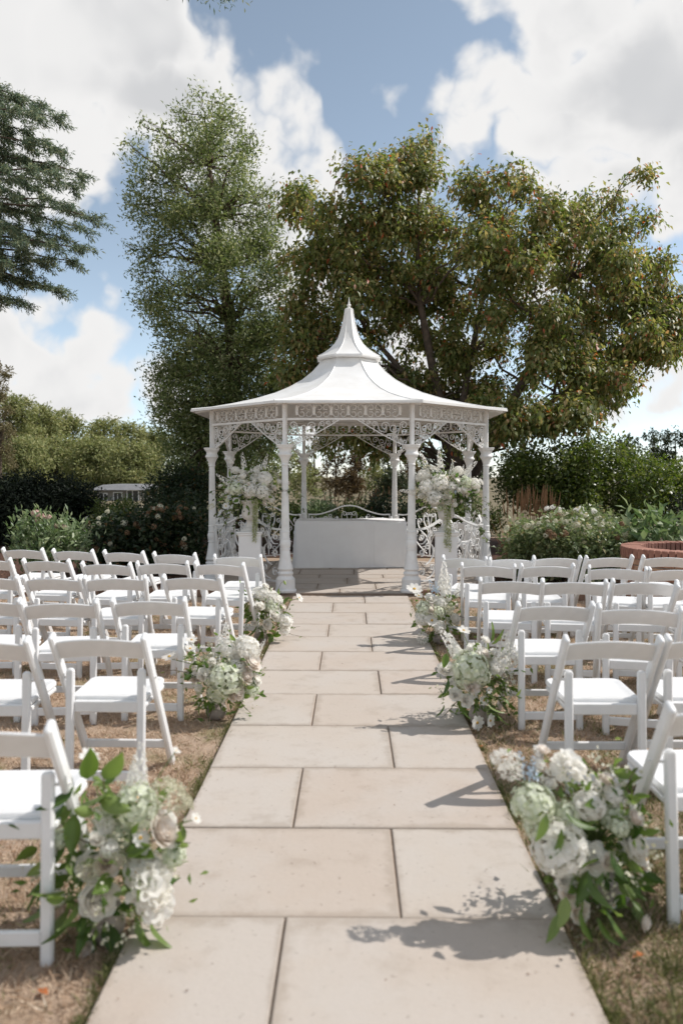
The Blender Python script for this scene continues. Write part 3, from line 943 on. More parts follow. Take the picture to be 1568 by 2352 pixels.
far_tree(-6, 795, 44, 34, 'far_birch', 'pale feathery birch at the left edge of the picture', 61, 'birch_tree', 0.11, 1120, None, 34, 1.0)
MID = [(590, 1020, 45, 62, 'far_dark', 'dark distant tree seen just left of the back columns'),
       (660, 1012, 42, 66, 'far_green', 'grey-green distant tree seen through the gazebo, far left'),
       (720, 985, 40, 60, 'far_birch', 'tall pale feathery tree seen through the gazebo left of centre'),
       (770, 1035, 36, 55, 'far_brown', 'rust-brown distant tree seen through the gazebo above the table'),
       (815, 1022, 38, 68, 'far_brown', 'brownish distant tree seen through the middle of the gazebo'),
       (860, 1050, 34, 54, 'far_green', 'olive distant tree seen through the gazebo right of centre'),
       (890, 1018, 40, 70, 'far_dark', 'dark distant tree seen beside the right back column'),
       (935, 1045, 36, 58, 'far_brown', 'russet distant tree seen between the right columns'),
       (985, 1030, 45, 66, 'far_dark', 'dark distant tree seen behind the right flower urn'),
       (1080, 1035, 55, 70, 'far_dark', 'dark distant tree seen right of the right flower urn'),
       (700, 1072, 40, 48, 'far_green', 'low grey-green thicket beyond the field, left of the table'),
       (800, 1082, 45, 46, 'far_brown', 'low brown thicket beyond the field, behind the table'),
       (900, 1085, 42, 47, 'far_dark', 'low dark thicket beyond the field, right of the table')]
for k, (x, y, hw, Y, m_, lab) in enumerate(MID):
    far_tree(x, y, hw, Y, m_, lab, 80 + k, n=18, ybot=1130, group='trees beyond the field seen through the gazebo')
for k, (x, y, hw, Y, lab) in enumerate(((1500, 985, 40, 95, 'dark distant tree on the right horizon, left of a pair'), (1550, 972, 45, 90, 'dark distant tree on the right horizon at the picture edge'), (1440, 1000, 40, 98, 'dark distant tree on the right horizon, mostly behind the shrub'))):
    far_tree(x, y, hw, Y, 'far_dark', lab, 120 + k, n=20, group='trees on the right horizon')


# -- shrubs
def shrub(name, label, poly, Y, depth, n, r, dens, leaf, wid, lmat, seed, mode='any', cat='shrub', big=False, stems=9, cluster=6, shell=0.3):
    cl = clumps_from_outline(poly, Y, depth, n, r, seed, 0.7)
    xs = [c.x for c, _ in cl]
    cx = sum(xs) / len(xs)
    root = thing(name, label, cat, (cx, Y, 0))
    mb = MB()
    g = random.Random(seed)
    for k in range(stems):
        c, _r = cl[g.randrange(len(cl))]
        b0 = Vector((cx + (c.x - cx) * 0.6, Y + (c.y - Y) * 0.5, -0.02))
        limb(mb, b0 - Vector((cx, Y, 0)), c - Vector((cx, Y, 0)), 0.016, 0.004, 4, 0.02, 5, seed * 31 + k, 0.04)
    obj('stems', mb.mesh('stems', 'bark', 60), root)
    P, A, N, L, W = foliage(cl, dens, leaf, wid, seed + 1, mode, cluster, leaf * 0.9, shell, 0.9)
    V, F = leaf_arrays(P - np.array([cx, Y, 0]), A, N, L, W, big=big)
    obj('foliage', np_mesh('foliage', V, F, lmat), root, kind='stuff')
    return root, cl, cx


shrub('large_shrub', 'large glossy green shrub filling the right behind the roses', [(1140, 1075), (1190, 1030), (1260, 1010), (1330, 1000), (1400, 1015), (1480, 1035), (1570, 1060), (1640, 1090), (1640, 1230), (1470, 1225), (1380, 1215), (1290, 1190), (1200, 1170), (1150, 1140)], 16.0, 1.3, 130, (0.22, 0.42), 4200, 0.085, 0.042, 'leaf_shrub', 201, 'any', stems=40)
shrub('yew_hedge', 'shade-darkened clipped yew hedge at the left below the wooded slope', [(-60, 1100), (60, 1085), (130, 1095), (200, 1110), (225, 1140), (240, 1260), (-60, 1260)], 17.0, 1.0, 70, (0.28, 0.45), 5200, 0.085, 0.036, 'yew', 203, 'any', 'hedge')
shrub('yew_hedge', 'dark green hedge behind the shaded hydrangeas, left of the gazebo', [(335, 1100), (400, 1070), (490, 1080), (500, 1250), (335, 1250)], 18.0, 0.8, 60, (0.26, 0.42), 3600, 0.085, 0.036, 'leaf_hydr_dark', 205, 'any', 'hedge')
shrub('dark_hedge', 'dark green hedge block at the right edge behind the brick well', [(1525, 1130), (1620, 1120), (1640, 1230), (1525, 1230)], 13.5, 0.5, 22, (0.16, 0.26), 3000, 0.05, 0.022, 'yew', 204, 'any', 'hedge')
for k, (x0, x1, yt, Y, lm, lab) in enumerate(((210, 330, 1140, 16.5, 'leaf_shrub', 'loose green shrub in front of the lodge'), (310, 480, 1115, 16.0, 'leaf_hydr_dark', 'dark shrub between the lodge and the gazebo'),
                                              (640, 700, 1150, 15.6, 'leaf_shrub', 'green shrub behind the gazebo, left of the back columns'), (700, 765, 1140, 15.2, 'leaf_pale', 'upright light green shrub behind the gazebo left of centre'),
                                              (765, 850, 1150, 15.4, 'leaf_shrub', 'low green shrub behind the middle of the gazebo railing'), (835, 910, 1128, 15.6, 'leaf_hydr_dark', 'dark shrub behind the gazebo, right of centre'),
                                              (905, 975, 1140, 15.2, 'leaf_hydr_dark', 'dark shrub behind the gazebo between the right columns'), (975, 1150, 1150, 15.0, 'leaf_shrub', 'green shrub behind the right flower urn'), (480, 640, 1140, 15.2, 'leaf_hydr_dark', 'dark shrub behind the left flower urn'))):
    shrub('garden_shrub', lab, [(x0, yt + 25), ((x0 + x1) / 2, yt), (x1, yt + 20), (x1 + 5, 1235), (x0 - 5, 1235)], Y, 0.5, 30, (0.14, 0.26), 5200, 0.075, 0.03, lm, 210 + k, 'up', stems=16)


# -- floret balls used for garden hydrangeas and in the arrangements
def floret_ball(name, mat, n=60, r=1.0, pet=0.30, flat=0.85, seed=0, full=False):
    g = np.random.default_rng(seed)
    k = np.arange(n) + 0.5
    lo = -0.95 if full else -0.45
    z = 1 - (1 - lo) * k / n
    ph = k * 2.39996
    s_ = np.sqrt(1 - z * z)
    U = np.stack([s_ * np.cos(ph), s_ * np.sin(ph), z], 1)
    U += g.normal(size=U.shape) * 0.10
    U /= np.linalg.norm(U, axis=1, keepdims=True)
    C = U * r * (1 + g.uniform(-0.16, 0.12, (n, 1))) * np.array([1, 1, flat])
    Ps, As, Ns = [], [], []
    for q in range(4):
        ref = np.cross(U, g.normal(size=U.shape)) if q == 0 else None
        if q == 0:
            T1 = ref / np.linalg.norm(ref, axis=1, keepdims=True)
            T2 = np.cross(U, T1)
        a = [T1, T2, -T1, -T2][q]
        Ps.append(C); As.append(a + U * 0.35); Ns.append(U)
    V, F = leaf_arrays(np.concatenate(Ps), np.concatenate(As), np.concatenate(Ns), np.full(4 * n, pet), np.full(4 * n, pet * 0.95), 0.05, 0.1)
    # a solid heart so that the ball does not look hollow
    mb = MB()
    for i in range(5):
        pass
    return np_mesh(name, V, F, mat)


HEAD = {k: floret_ball('hydrangea_' + k, 'petal_' + k if k != 'white' else 'petal', 46, 1.0, 0.34, 0.8, i) for i, k in enumerate(('cream', 'brown', 'pink', 'white'))}


def heads(root, cl, cx, Y, n, kinds, size, seed, zmin=0.0, front=0.0):
    g = random.Random(seed)
    pts = sorted(cl, key=lambda c: -(c[0].z - front * (c[0].y - Y)))
    for k in range(n):
        c, r = pts[int(g.random() ** 1.6 * len(pts) * 0.75)]
        d = Vector((g.gauss(0, 1), g.gauss(-0.4, 0.9), abs(g.gauss(0.6, 0.6)))).normalized()
        p = c + d * r * 1.05
        if p.z < zmin:
            continue
        me = HEAD[g.choice(kinds)]
        obj('flower_head', me, root, p - Vector((cx, Y, 0)), d.to_track_quat('Z', 'Y'), size * g.uniform(0.75, 1.25))


rt1, c1, x1 = shrub('hydrangea_bush', 'sunlit hydrangea bush with cream flower heads right of the gazebo', [(1150, 1215), (1200, 1190), (1280, 1185), (1360, 1190), (1430, 1205), (1445, 1250), (1440, 1330), (1150, 1330)], 11.0, 0.7, 100, (0.12, 0.22), 6200, 0.075, 0.042, 'leaf_hydr', 230, 'any', big=True, stems=26)
heads(rt1, c1, x1, 11.0, 120, ['cream', 'cream', 'cream', 'brown'], 0.038, 1, 0.45)
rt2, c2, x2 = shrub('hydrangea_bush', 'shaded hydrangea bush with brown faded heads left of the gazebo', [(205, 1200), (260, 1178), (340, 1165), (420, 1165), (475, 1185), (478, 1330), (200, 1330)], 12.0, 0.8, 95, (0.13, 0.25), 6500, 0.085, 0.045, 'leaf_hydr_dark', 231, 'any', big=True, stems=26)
heads(rt2, c2, x2, 12.0, 90, ['brown', 'brown', 'brown', 'cream'], 0.042, 2, 0.3)
rt3, c3, x3 = shrub('pink_flowering_shrub', 'pale-leaved shrub with pink flower clusters behind the leftmost chairs', [(35, 1215), (80, 1185), (130, 1190), (195, 1205), (205, 1240), (200, 1300), (40, 1300)], 10.6, 0.45, 44, (0.12, 0.2), 5200, 0.10, 0.034, 'leaf_pale', 232, 'up', big=True, stems=16)
for (x, y, s_) in ((82, 1178, 0.05), (92, 1185, 0.05), (98, 1190, 0.045), (85, 1197, 0.04), (112, 1188, 0.04), (132, 1208, 0.045), (146, 1210, 0.04)):
    p = at(x, y, 10.4)
    obj('flower_head', HEAD['pink'], rt3, p - Vector((x3, 10.6, 0)), (0.3, 0, x), s_)
rt4, c4, x4 = shrub('rose_bush', 'white rose bush behind the hydrangeas near the brick well', [(1290, 1180), (1340, 1160), (1400, 1165), (1450, 1195), (1450, 1260), (1290, 1260)], 12.6, 0.4, 36, (0.12, 0.2), 5000, 0.06, 0.035, 'leaf_hydr', 233, 'any', stems=14)
for (x, y) in ((1268, 1165), (1322, 1172), (1333, 1168), (1338, 1178), (1363, 1175), (1305, 1190), (1314, 1198), (1370, 1192), (1376, 1205), (1385, 1198), (1320, 1190), (1283, 1170), (1255, 1168)):
    p = at(x, y, 12.2)
    obj('flower_head', HEAD['white'], rt4, p - Vector((x4, 12.6, 0)), (0.5, 0, x), 0.042)
    limb_mb = MB()
    b_ = Vector((p.x + 0.05, 12.4, 0.3)) - Vector((x4, 12.6, 0))
    obj('stem', MB().tube([b_, p - Vector((x4, 12.6, 0))], [0.005, 0.003], 4).mesh('rose_stem', 'stem'), rt4)
shrub('broadleaf_plant', 'broad-leaved light green plant behind the brick well', [(1440, 1230), (1480, 1205), (1530, 1195), (1590, 1210), (1620, 1260), (1440, 1270)], 10.6, 0.35, 24, (0.13, 0.2), 1500, 0.19, 0.07, 'leaf_pale', 234, 'up', 'plant', True, 12)


# -- feather reed grass
def reeds(label, x0, x1, yt, Y, n, seed):
    g = random.Random(seed)
    a, c = at(x0, 1200, Y), at(x1, 1200, Y)
    cx = (a.x + c.x) / 2
    root = thing('reed_grass', label, 'ornamental grass', (cx, Y, 0))
    for k in range(n):
        x = g.uniform(a.x, c.x) - cx
        top = at((x0 + x1) / 2, yt + g.uniform(-8, 34), Y).z
        lean = g.uniform(-0.10, 0.14)
        y = g.uniform(-0.35, 0.35)
        h = top
        pts = [(x * 0.8, y * 0.6, 0), (x * 0.9 + lean * 0.3, y * 0.8, h * 0.5), (x + lean, y, h)]
        mb = MB()
        mb.tube(pts, [0.004, 0.003, 0.002], 3)
        mb.tube([(x * 0.95 + lean * 0.55, y * 0.9, h * 0.70), (x * 0.97 + lean * 0.75, y * 0.95, h * 0.84), (x + lean, y, h)], [0.004, 0.014, 0.002], 5)
        obj('plume', mb.mesh('plume', 'reed'), root)
    m_ = 260
    P = np.stack([rng.uniform(a.x, c.x, m_) - cx, rng.uniform(-0.35, 0.35, m_), np.zeros(m_)], 1)
    A = np.stack([rng.normal(0, 0.25, m_), rng.normal(0, 0.25, m_), np.ones(m_)], 1)
    V, F = leaf_arrays(P, A, unit(m_), rng.uniform(0.4, 0.95, m_), 0.012)
    obj('blades', np_mesh('blades', V, F, 'reed'), root, kind='stuff')


reeds('tall clump of tan feather reed grass right of the gazebo', 1160, 1278, 1118, 13.4, 60, 3)
reeds('tan feather reed grass seen through the gazebo right of centre', 850, 905, 1118, 16.2, 34, 4)
reeds('thin tan reed grass seen through the gazebo left of centre', 745, 840, 1128, 16.8, 30, 5)


# -- lodge far left
def lodge():
    Y = 46.0
    a = at(224, 1160, Y)
    root = thing('lodge', 'small pale single-storey lodge half hidden by shrubs at the left', 'house', (a.x, Y, 0))
    k = Y / _F
    w = 100 * k
    zt = at(222, 1126, Y).z
    obj('wall', MB().box(0, w, 0, 4, -0.05, zt).mesh('lodge_wall', 'render_wall'), root)
    mb = MB()
    mb.add([(-0.3, -0.5, zt + 0.02), (w + 0.4, -0.5, zt + 0.02), (w + 0.4, 4.3, zt + 0.1), (-0.3, 4.3, zt + 0.1), (0.2, 0.4, zt + 0.32), (w - 0.2, 0.4, zt + 0.32), (w - 0.2, 3.6, zt + 0.35), (0.2, 3.6, zt + 0.35)],
           [(3, 2, 1, 0), (4, 5, 6, 7), (0, 1, 5, 4), (1, 2, 6, 5), (2, 3, 7, 6), (3, 0, 4, 7)])
    obj('roof', mb.mesh('lodge_roof', 'lodge_roof'), root)
    for (x0, x1, y0, y1) in ((263, 280, 1132, 1152), (294, 318, 1127, 1158), (232, 246, 1134, 1150)):
        p0, p1 = at(x0, y1, Y) - Vector((a.x, Y, 0)), at(x1, y0, Y) - Vector((a.x, Y, 0))
        wn = obj('window', MB().box(p0.x, p1.x, -0.03, 0.0, p0.z, p1.z).mesh('window_pane', 'glass'), root)
        mb = MB()
        f = 0.05
        mb.box(p0.x - f, p0.x, -0.06, 0.01, p0.z - f, p1.z + f)
        mb.box(p1.x, p1.x + f, -0.06, 0.01, p0.z - f, p1.z + f)
        mb.box(p0.x, p1.x, -0.06, 0.01, p0.z - f, p0.z)
        mb.box(p0.x, p1.x, -0.06, 0.01, p1.z, p1.z + f)
        mx_ = p0.x + (p1.x - p0.x) * 0.45
        mb.box(mx_, mx_ + 0.04, -0.055, -0.032, p0.z, p1.z)
        obj('frame', mb.mesh('window_frame', 'white'), wn)
    p0, p1 = at(300, 1166, Y) - Vector((a.x, Y, 0)), at(322, 1154, Y) - Vector((a.x, Y, 0))
    obj('panel', MB().box(p0.x, p1.x, -0.12, -0.07, max(p0.z, 0), p1.z).mesh('lodge_panel', 'white'), root)


lodge()


# -- brick well
def well():
    cx, cy, r, H = 4.02, 9.05, 0.80, 0.67
    root = thing('brick_well', 'round red-brick well with a brick-on-edge rim at the right edge', 'well', (cx, cy, 0))
    mb = MB()
    mb.lathe([(r - 0.012, 0), (r - 0.012, H - 0.115), (r - 0.208, H - 0.115), (r - 0.208, 0.02)], 64)
    obj('core', mb.mesh('well_core', 'well_mortar'), root)
    nb = 64
    me_cap = {}
    for v in range(3):
        w0 = 2 * math.pi * (r + 0.012) / nb * 0.82
        w1 = 2 * math.pi * (r - 0.215) / nb * 0.80
        mb = MB()
        d = 0.006
        ring = lambda ins, z: [(-0.215 + ins, -w1 / 2 + ins, z), (0.012 - ins, -w0 / 2 + ins, z), (0.012 - ins, w0 / 2 - ins, z), (-0.215 + ins, w1 / 2 - ins, z)]
        mb.rings([ring(0, -0.112), ring(0, -0.006), ring(0.006, 0)])
        me_cap[v] = mb.mesh('cap_brick', 'brick')
    for k in range(nb):
        a = 2 * math.pi * k / nb
        obj('cap_brick', me_cap[k % 3], root, (r * math.cos(a), r * math.sin(a), H + rnd.uniform(-0.004, 0.004)), (0, 0, a + rnd.uniform(-0.01, 0.01)))
    nc = 24
    bl = 2 * math.pi * r / nc
    mb = MB()
    hb = 0.066
    ringb = lambda x, ins: [(x, -bl / 2 * 0.95 + ins, ins), (x, bl / 2 * 0.95 - ins, ins), (x, bl / 2 * 0.95 - ins, hb - ins), (x, -bl / 2 * 0.95 + ins, hb - ins)]
    mb.rings([ringb(-0.09, 0), ringb(-0.004, 0), ringb(0.002, 0.006)])
    me_b = mb.mesh('brick', 'brick_buff')
    course = 0
    z = 0.02
    while z + hb < H - 0.115:
        for k in range(nc):
            a = 2 * math.pi * (k + 0.5 * (course % 2)) / nc
            if math.sin(a) > 0.75:
                continue
            obj('brick', me_b, root, (r * math.cos(a), r * math.sin(a), z), (0, 0, a + rnd.uniform(-0.012, 0.012)))
        z += 0.077
        course += 1
    mb = MB()
    for k in range(9):
        x = -0.52 + 0.13 * k
        L = math.sqrt(max(0.34 - x * x, 0.01))
        mb.tube([(x, -L, H - 0.2), (x, L, H - 0.2)], 0.008, 5)
    obj('grille', mb.mesh('well_grille', 'dark_metal'), root)
    obj('water', MB().lathe([(0.58, H - 0.45), (0.58, H - 0.44)], 32).mesh('well_water', 'glass'), root)


well()


# -- lawn grass
def grass(name, label, n, mat, region, seed, h=(0.015, 0.05), w=0.0035):
    g = np.random.default_rng(seed)
    x = g.uniform(region[0], region[1], n)
    y = region[2] + (region[3] - region[2]) * g.random(n) ** 1.35
    # tufts
    tx, ty = g.uniform(region[0], region[1], n // 40), region[2] + (region[3] - region[2]) * g.random(n // 40) ** 1.3
    pick = g.integers(0, len(tx), n)
    tuft = g.random(n) < 0.62
    x = np.where(tuft, tx[pick] + g.normal(0, 0.035, n), x)
    y = np.where(tuft, ty[pick] + g.normal(0, 0.035, n), y)
    ok = (x < PX0 - 0.004) | (x > PX1 + 0.004)
    ok &= np.abs(x) < 0.47 * y + 0.35
    ok &= ~((y > 9.3) & (np.abs(x) < 2.6)) & (y < 9.4)
    x, y, tuft = x[ok], y[ok], tuft[ok]
    m_ = len(x)
    hh = g.uniform(h[0], h[1], m_) * np.where(tuft, 1.35, 0.75)
    A = np.stack([g.normal(0, 0.75, m_), g.normal(0, 0.75, m_), np.full(m_, 0.65)], 1)
    V, F = leaf_arrays(np.stack([x, y, np.full(m_, -0.002)], 1), A, unit(m_), hh, g.uniform(0.7, 1.5, m_) * w, 0.0, 0.2)
    o = obj(name, np_mesh(name, V, F, mat), kind='stuff')
    o['label'] = label
    o['category'] = 'grass'


grass('dry_grass', 'short parched straw-coloured grass on both sides of the path', 330000, 'dry_grass', (-4.2, 4.2, 1.4, 9.3), 1, (0.014, 0.05))
grass('green_grass', 'sparse green grass among the dry turf', 36000, 'green_grass', (0.69, 3.2, 1.4, 8.5), 2, (0.02, 0.06))
grass('green_grass', 'longer green grass along the right path edge in the foreground', 9000, 'green_grass', (0.70, 1.5, 1.5, 3.6), 4, (0.03, 0.08))
grass('green_grass', 'thin green grass among the dry turf left of the path', 7000, 'green_grass', (-3.2, -0.7, 1.4, 8.5), 3, (0.02, 0.055))


# -- longer turf leaning over the edges of the paving
def edge_turf():
    g = np.random.default_rng(77)
    n = 16000
    side = g.random(n) < 0.5
    y = 1.5 + 7.7 * g.random(n) ** 1.4
    tuft = np.sin(y * 9 + np.where(side, 0, 2)) + np.sin(y * 23.0) * 0.7 + np.sin(y * 4.1)
    keep = g.random(n) < np.clip(0.35 + 0.35 * tuft, 0.05, 1)
    side, y = side[keep], y[keep]
    n = len(y)
    off = np.abs(g.normal(0, 0.018, n))
    x = np.where(side, PX0 - 0.003 - off, PX1 + 0.003 + off)
    A = np.stack([np.where(side, 1, -1) * g.normal(0.25, 0.5, n), g.normal(0, 0.5, n), np.full(n, 0.8)], 1)
    V, F = leaf_arrays(np.stack([x, y, np.zeros(n)], 1), A, unit(n), g.uniform(0.025, 0.06, n), g.uniform(0.002, 0.005, n), 0.0, 0.25)
    o = obj('edge_grass', np_mesh('edge_grass', V, F, 'green_grass'), kind='stuff')
    o['label'] = 'uneven grass leaning over the edges of the paved path'
    o['category'] = 'grass'
    # dry bits, grit and stray petals on the stone
    n = 150
    x, y = g.uniform(PX0, PX1, n), 1.8 + 8 * g.random(n) ** 1.3
    m_ = g.random(n) < 0.55
    x = np.where(m_, np.where(g.random(n) < 0.5, PX0 + np.abs(g.normal(0, 0.12, n)), PX1 - np.abs(g.normal(0, 0.12, n))), x)
    A = g.normal(size=(n, 3)); A[:, 2] *= 0.15
    ls = g.uniform(0.004, 0.013, n)
    V, F = leaf_arrays(np.stack([x, y, np.full(n, 0.0345)], 1), A, np.tile([0, 0, 1.0], (n, 1)), ls, ls * 0.5, 0.1, 0.05)
    o = obj('path_litter', np_mesh('path_litter', V, F, 'chip'), kind='stuff')
    o['label'] = 'tiny dry leaf and bark fragments scattered on the paving'
    o['category'] = 'litter'


edge_turf()

# ------------------------------------------------------------------ gazebo
def spiral(cx, cz, r0, r1, a0, sweep, n=22):
    out = []
    for i in range(n + 1):
        t_ = i / n
        a = R(a0 + sweep * t_)
        r = r0 * (1 - t_) + r1 * t_
        out.append((cx + r * math.cos(a), cz + r * math.sin(a)))
    return out


def smooth_path(pts, n=8):
    """Catmull-Rom through 2-D points"""
    p = [pts[0]] + list(pts) + [pts[-1]]
    out = []
    for i in range(1, len(p) - 2):
        for k in range(n):
            t_ = k / n
            q = []
            for d in (0, 1):
                a, b_, c, e = p[i - 1][d], p[i][d], p[i + 1][d], p[i + 2][d]
                q.append(0.5 * (2 * b_ + (c - a) * t_ + (2 * a - 5 * b_ + 4 * c - e) * t_ ** 2 + (3 * b_ - a - 3 * c + e) * t_ ** 3))
            out.append(tuple(q))
    out.append(pts[-1])
    return out


def mirror(pts, mx=False, mz=None):
    return [((-x if mx else x), (mz - z if mz is not None else z)) for x, z in pts]


def gazebo():
    AP = 1.923                       # apothem of the column ring
    side = 2 * AP * math.tan(R(22.5))
    CR = AP / math.cos(R(22.5))
    root = thing('gazebo', 'white octagonal cast-iron gazebo with flared roof and scrollwork at the end of the aisle', 'gazebo', GZ)
    ZC = 1.863
    # columns
    lower = MB().lathe([(0.140, 0.0), (0.142, 0.022), (0.128, 0.035), (0.121, 0.05), (0.120, 0.165), (0.110, 0.178), (0.092, 0.195), (0.088, 0.208), (0.098, 0.225), (0.102, 0.238), (0.096, 0.250), (0.084, 0.262), (0.084, 0.274), (0.096, 0.284), (0.099, 0.295), (0.093, 0.308), (0.078, 0.38), (0.064, 0.47), (0.057, 0.53), (0.064, 0.538), (0.064, 0.548), (0.057, 0.553), (0.064, 0.575), (0.070, 0.61), (0.067, 0.645), (0.058, 0.668), (0.062, 0.674), (0.062, 0.682), (0.055, 0.688), (0.055, 0.752), (0.059, 0.757), (0.059, 0.766), (0.052, 0.772)], 28).mesh('column_base', 'iron', 35)
    mb = MB()
    rings = []
    for z, r in ((0.77, 0.0525), (1.2, 0.046), (1.605, 0.039)):
        ring = []
        for k in range(20):
            for s_, rr in ((0.0, 1.0), (0.3, 0.91), (0.7, 0.91)):
                a = 2 * math.pi * (k + s_) / 20
                ring.append((r * rr * math.cos(a), r * rr * math.sin(a), z))
        rings.append(ring)
    mb.rings(rings)
    shaft = mb.mesh('shaft', 'iron')
    capital = MB().lathe([(0.040, 1.60), (0.047, 1.606), (0.047, 1.618), (0.043, 1.624), (0.050, 1.655), (0.064, 1.695), (0.082, 1.722), (0.089, 1.728), (0.091, 1.742), (0.088, 1.752), (0.077, 1.762), (0.074, 1.785), (0.080, 1.806), (0.098, 1.826), (0.104, 1.832), (0.104, 1.842), (0.112, 1.850), (0.113, 1.862), (0.020, 1.864)], 28).mesh('capital', 'iron', 35)
    mb = MB()
    mb.box(-0.024, 0.024, -0.024, 0.024, ZC, 2.44)
    for sx in (-1, 1):
        mb.box(-0.003 + sx * 0.012, 0.003 + sx * 0.012, -0.029, -0.0242, ZC, 2.42)
    post = mb.mesh('post', 'iron')
    for k in range(8):
        a = R(22.5 + 45 * k)
        p = Vector((CR * math.cos(a), CR * math.sin(a), 0))
        c = obj('column', lower, root, p + Vector((0, 0, 0.033)), (0, 0, 0))
        obj('shaft', shaft, c)
        obj('capital', capital, c)
        obj('post', post, c, (0, 0, -0.033), (0, 0, a - R(90)))
    # shared ironwork pieces
    SW, ST = 0.014, 0.0068
    cell = (side - 0.30) / 6
    H0, H1 = 2.232, 2.398
    hh = H1 - H0
    r = 0.0375
    up = smooth_path([(0.004, hh * 0.50), (0.008, hh * 0.60), (0.017, hh * 0.72)], 4) + spiral(0.064, hh - 0.045, 0.042, 0.022, 165, -300, 20)
    frieze_me = [MB().sweep(q, SW, ST).mesh('scroll', 'iron') for q in (up, mirror(up, True), mirror(up, False, hh), mirror(up, True, hh))]
    mb = MB()
    for i in range(7):           # feathered leaf ornament
        z = hh * (0.15 + 0.105 * i)
        w = 0.025 * (0.6 + 0.4 * math.sin(math.pi * (i + 0.7) / 7))
        mb.add([(0, -0.014, z), (w, -0.009, z + 0.018), (0, -0.014, z + 0.026), (-w, -0.009, z + 0.018), (0, 0.008, z), (w, 0.004, z + 0.018), (0, 0.008, z + 0.026), (-w, 0.004, z + 0.018)],
               [(0, 1, 2, 3), (7, 6, 5, 4), (0, 4, 5, 1), (1, 5, 6, 2), (2, 6, 7, 3), (3, 7, 4, 0)])
    leaf_me = mb.mesh('leaf_ornament', 'iron')
    # spandrel scrolls, u from the post towards the middle, w up from the capital
    top = 2.20 - ZC
    sp = []
    sp.append(spiral(0.062, 0.058, 0.032, 0.010, -120, 420))
    sp.append(spiral(0.118, 0.075, 0.026, 0.009, 40, 420))
    sp.append(smooth_path([(0.105, 0.035), (0.150, 0.07), (0.158, 0.13), (0.140, 0.20), (0.125, 0.25)], 5) + spiral(0.080, 0.272, 0.048, 0.014, 0, 440))
    sp.append(spiral(0.205, 0.235, 0.058, 0.016, 200, 480))
    sp.append(spiral(0.072, 0.180, 0.040, 0.012, 150, -420))
    sp.append(smooth_path([(0.160, 0.10), (0.175, 0.15), (0.23, 0.165), (0.29, 0.16)], 5) + spiral(0.262, 0.135, 0.030, 0.010, 60, -400))
    sp.append(spiral(0.315, 0.262, 0.055, 0.015, 190, -470))
    sp.append(smooth_path([(0.315, 0.185), (0.37, 0.20), (0.40, 0.25), (0.41, 0.295)], 5) + spiral(0.445, 0.285, 0.036, 0.011, 170, -430))
    sp.append(spiral(0.520, 0.300, 0.028, 0.009, 200, -450))
    sp.append(spiral(0.200, 0.120, 0.026, 0.009, -60, 420))
    sp.append(spiral(0.590, 0.314, 0.018, 0.007, 200, -430))
    sp_me = [(MB().sweep(q, SW, 0.008).mesh('scroll', 'iron'), MB().sweep(mirror(q, True), SW, 0.008).mesh('scroll', 'iron')) for q in sp]
    diag = [MB().sweep([(0.035, 0.0), (0.15, 0.052), (0.32, 0.140), (0.50, 0.245), (0.655, top)], 0.024, 0.011).mesh('bracket', 'iron')]
    diag.append(MB().sweep(mirror([(0.035, 0.0), (0.15, 0.052), (0.32, 0.140), (0.50, 0.245), (0.655, top)], True), 0.024, 0.011).mesh('bracket', 'iron'))
    # frieze rails
    mb = MB()
    hs = side / 2 - 0.026
    mb.box(-hs, hs, -0.016, 0.016, 2.200, 2.228)
    mb.box(-hs, hs, -0.014, 0.014, 2.402, 2.424)
    rails = mb.mesh('frieze', 'iron')
    # railing
    hr = side / 2 - 0.075
    top_curve = smooth_path([(-hr, 0.79), (-hr * 0.75, 0.792), (-hr * 0.45, 0.85), (-hr * 0.2, 0.925), (0, 0.945), (hr * 0.2, 0.925), (hr * 0.45, 0.85), (hr * 0.75, 0.792), (hr, 0.79)], 5)
    mb = MB()
    mb.sweep(top_curve, 0.034, 0.022)
    mb.box(-hr, hr, -0.013, 0.013, 0.105, 0.125)
    mb.box(-hr, -hr + 0.02, -0.011, 0.011, 0.127, 0.776)
    mb.box(hr - 0.02, hr, -0.011, 0.011, 0.127, 0.776)
    for sx in (-1, 1):
        mb.box(sx * hr - 0.04, sx * hr + 0.04, -0.01, 0.01, 0.70, 0.715)
    rail_me = mb.mesh('railing', 'iron')
    rs = []
    rs.append(smooth_path([(0.0, 0.13), (0.015, 0.30), (0.09, 0.46), (0.21, 0.55), (0.26, 0.66)], 6) + spiral(0.215, 0.70, 0.050, 0.014, -10, 430))
    rs.append(smooth_path([(0.0, 0.30), (0.03, 0.52), (0.12, 0.68), (0.13, 0.78)], 6) + spiral(0.085, 0.80, 0.045, 0.013, 0, 430))
    rs.append(smooth_path([(0.0, 0.45), (0.012, 0.62), (0.04, 0.76)], 5) + spiral(0.020, 0.80, 0.026, 0.009, -20, 400))
    rs.append(smooth_path([(0.06, 0.15), (0.18, 0.24), (0.30, 0.36), (0.34, 0.48)], 6) + spiral(0.295, 0.50, 0.046, 0.013, 0, 430))
    rs.append(smooth_path([(0.52, 0.32), (0.44, 0.36), (0.37, 0.44), (0.38, 0.55), (0.46, 0.60)], 6) + spiral(0.475, 0.555, 0.045, 0.013, 100, -430))
    rs.append(smooth_path([(0.50, 0.14), (0.40, 0.17), (0.34, 0.25)], 6) + spiral(0.385, 0.275, 0.048, 0.014, 200, -430))
    rs.append(spiral(0.600, 0.690, 0.048, 0.014, 90, 450))
    rs.append(spiral(0.600, 0.480, 0.048, 0.014, -90, -450))
    rs.append(spiral(0.595, 0.235, 0.055, 0.015, 90, 450))
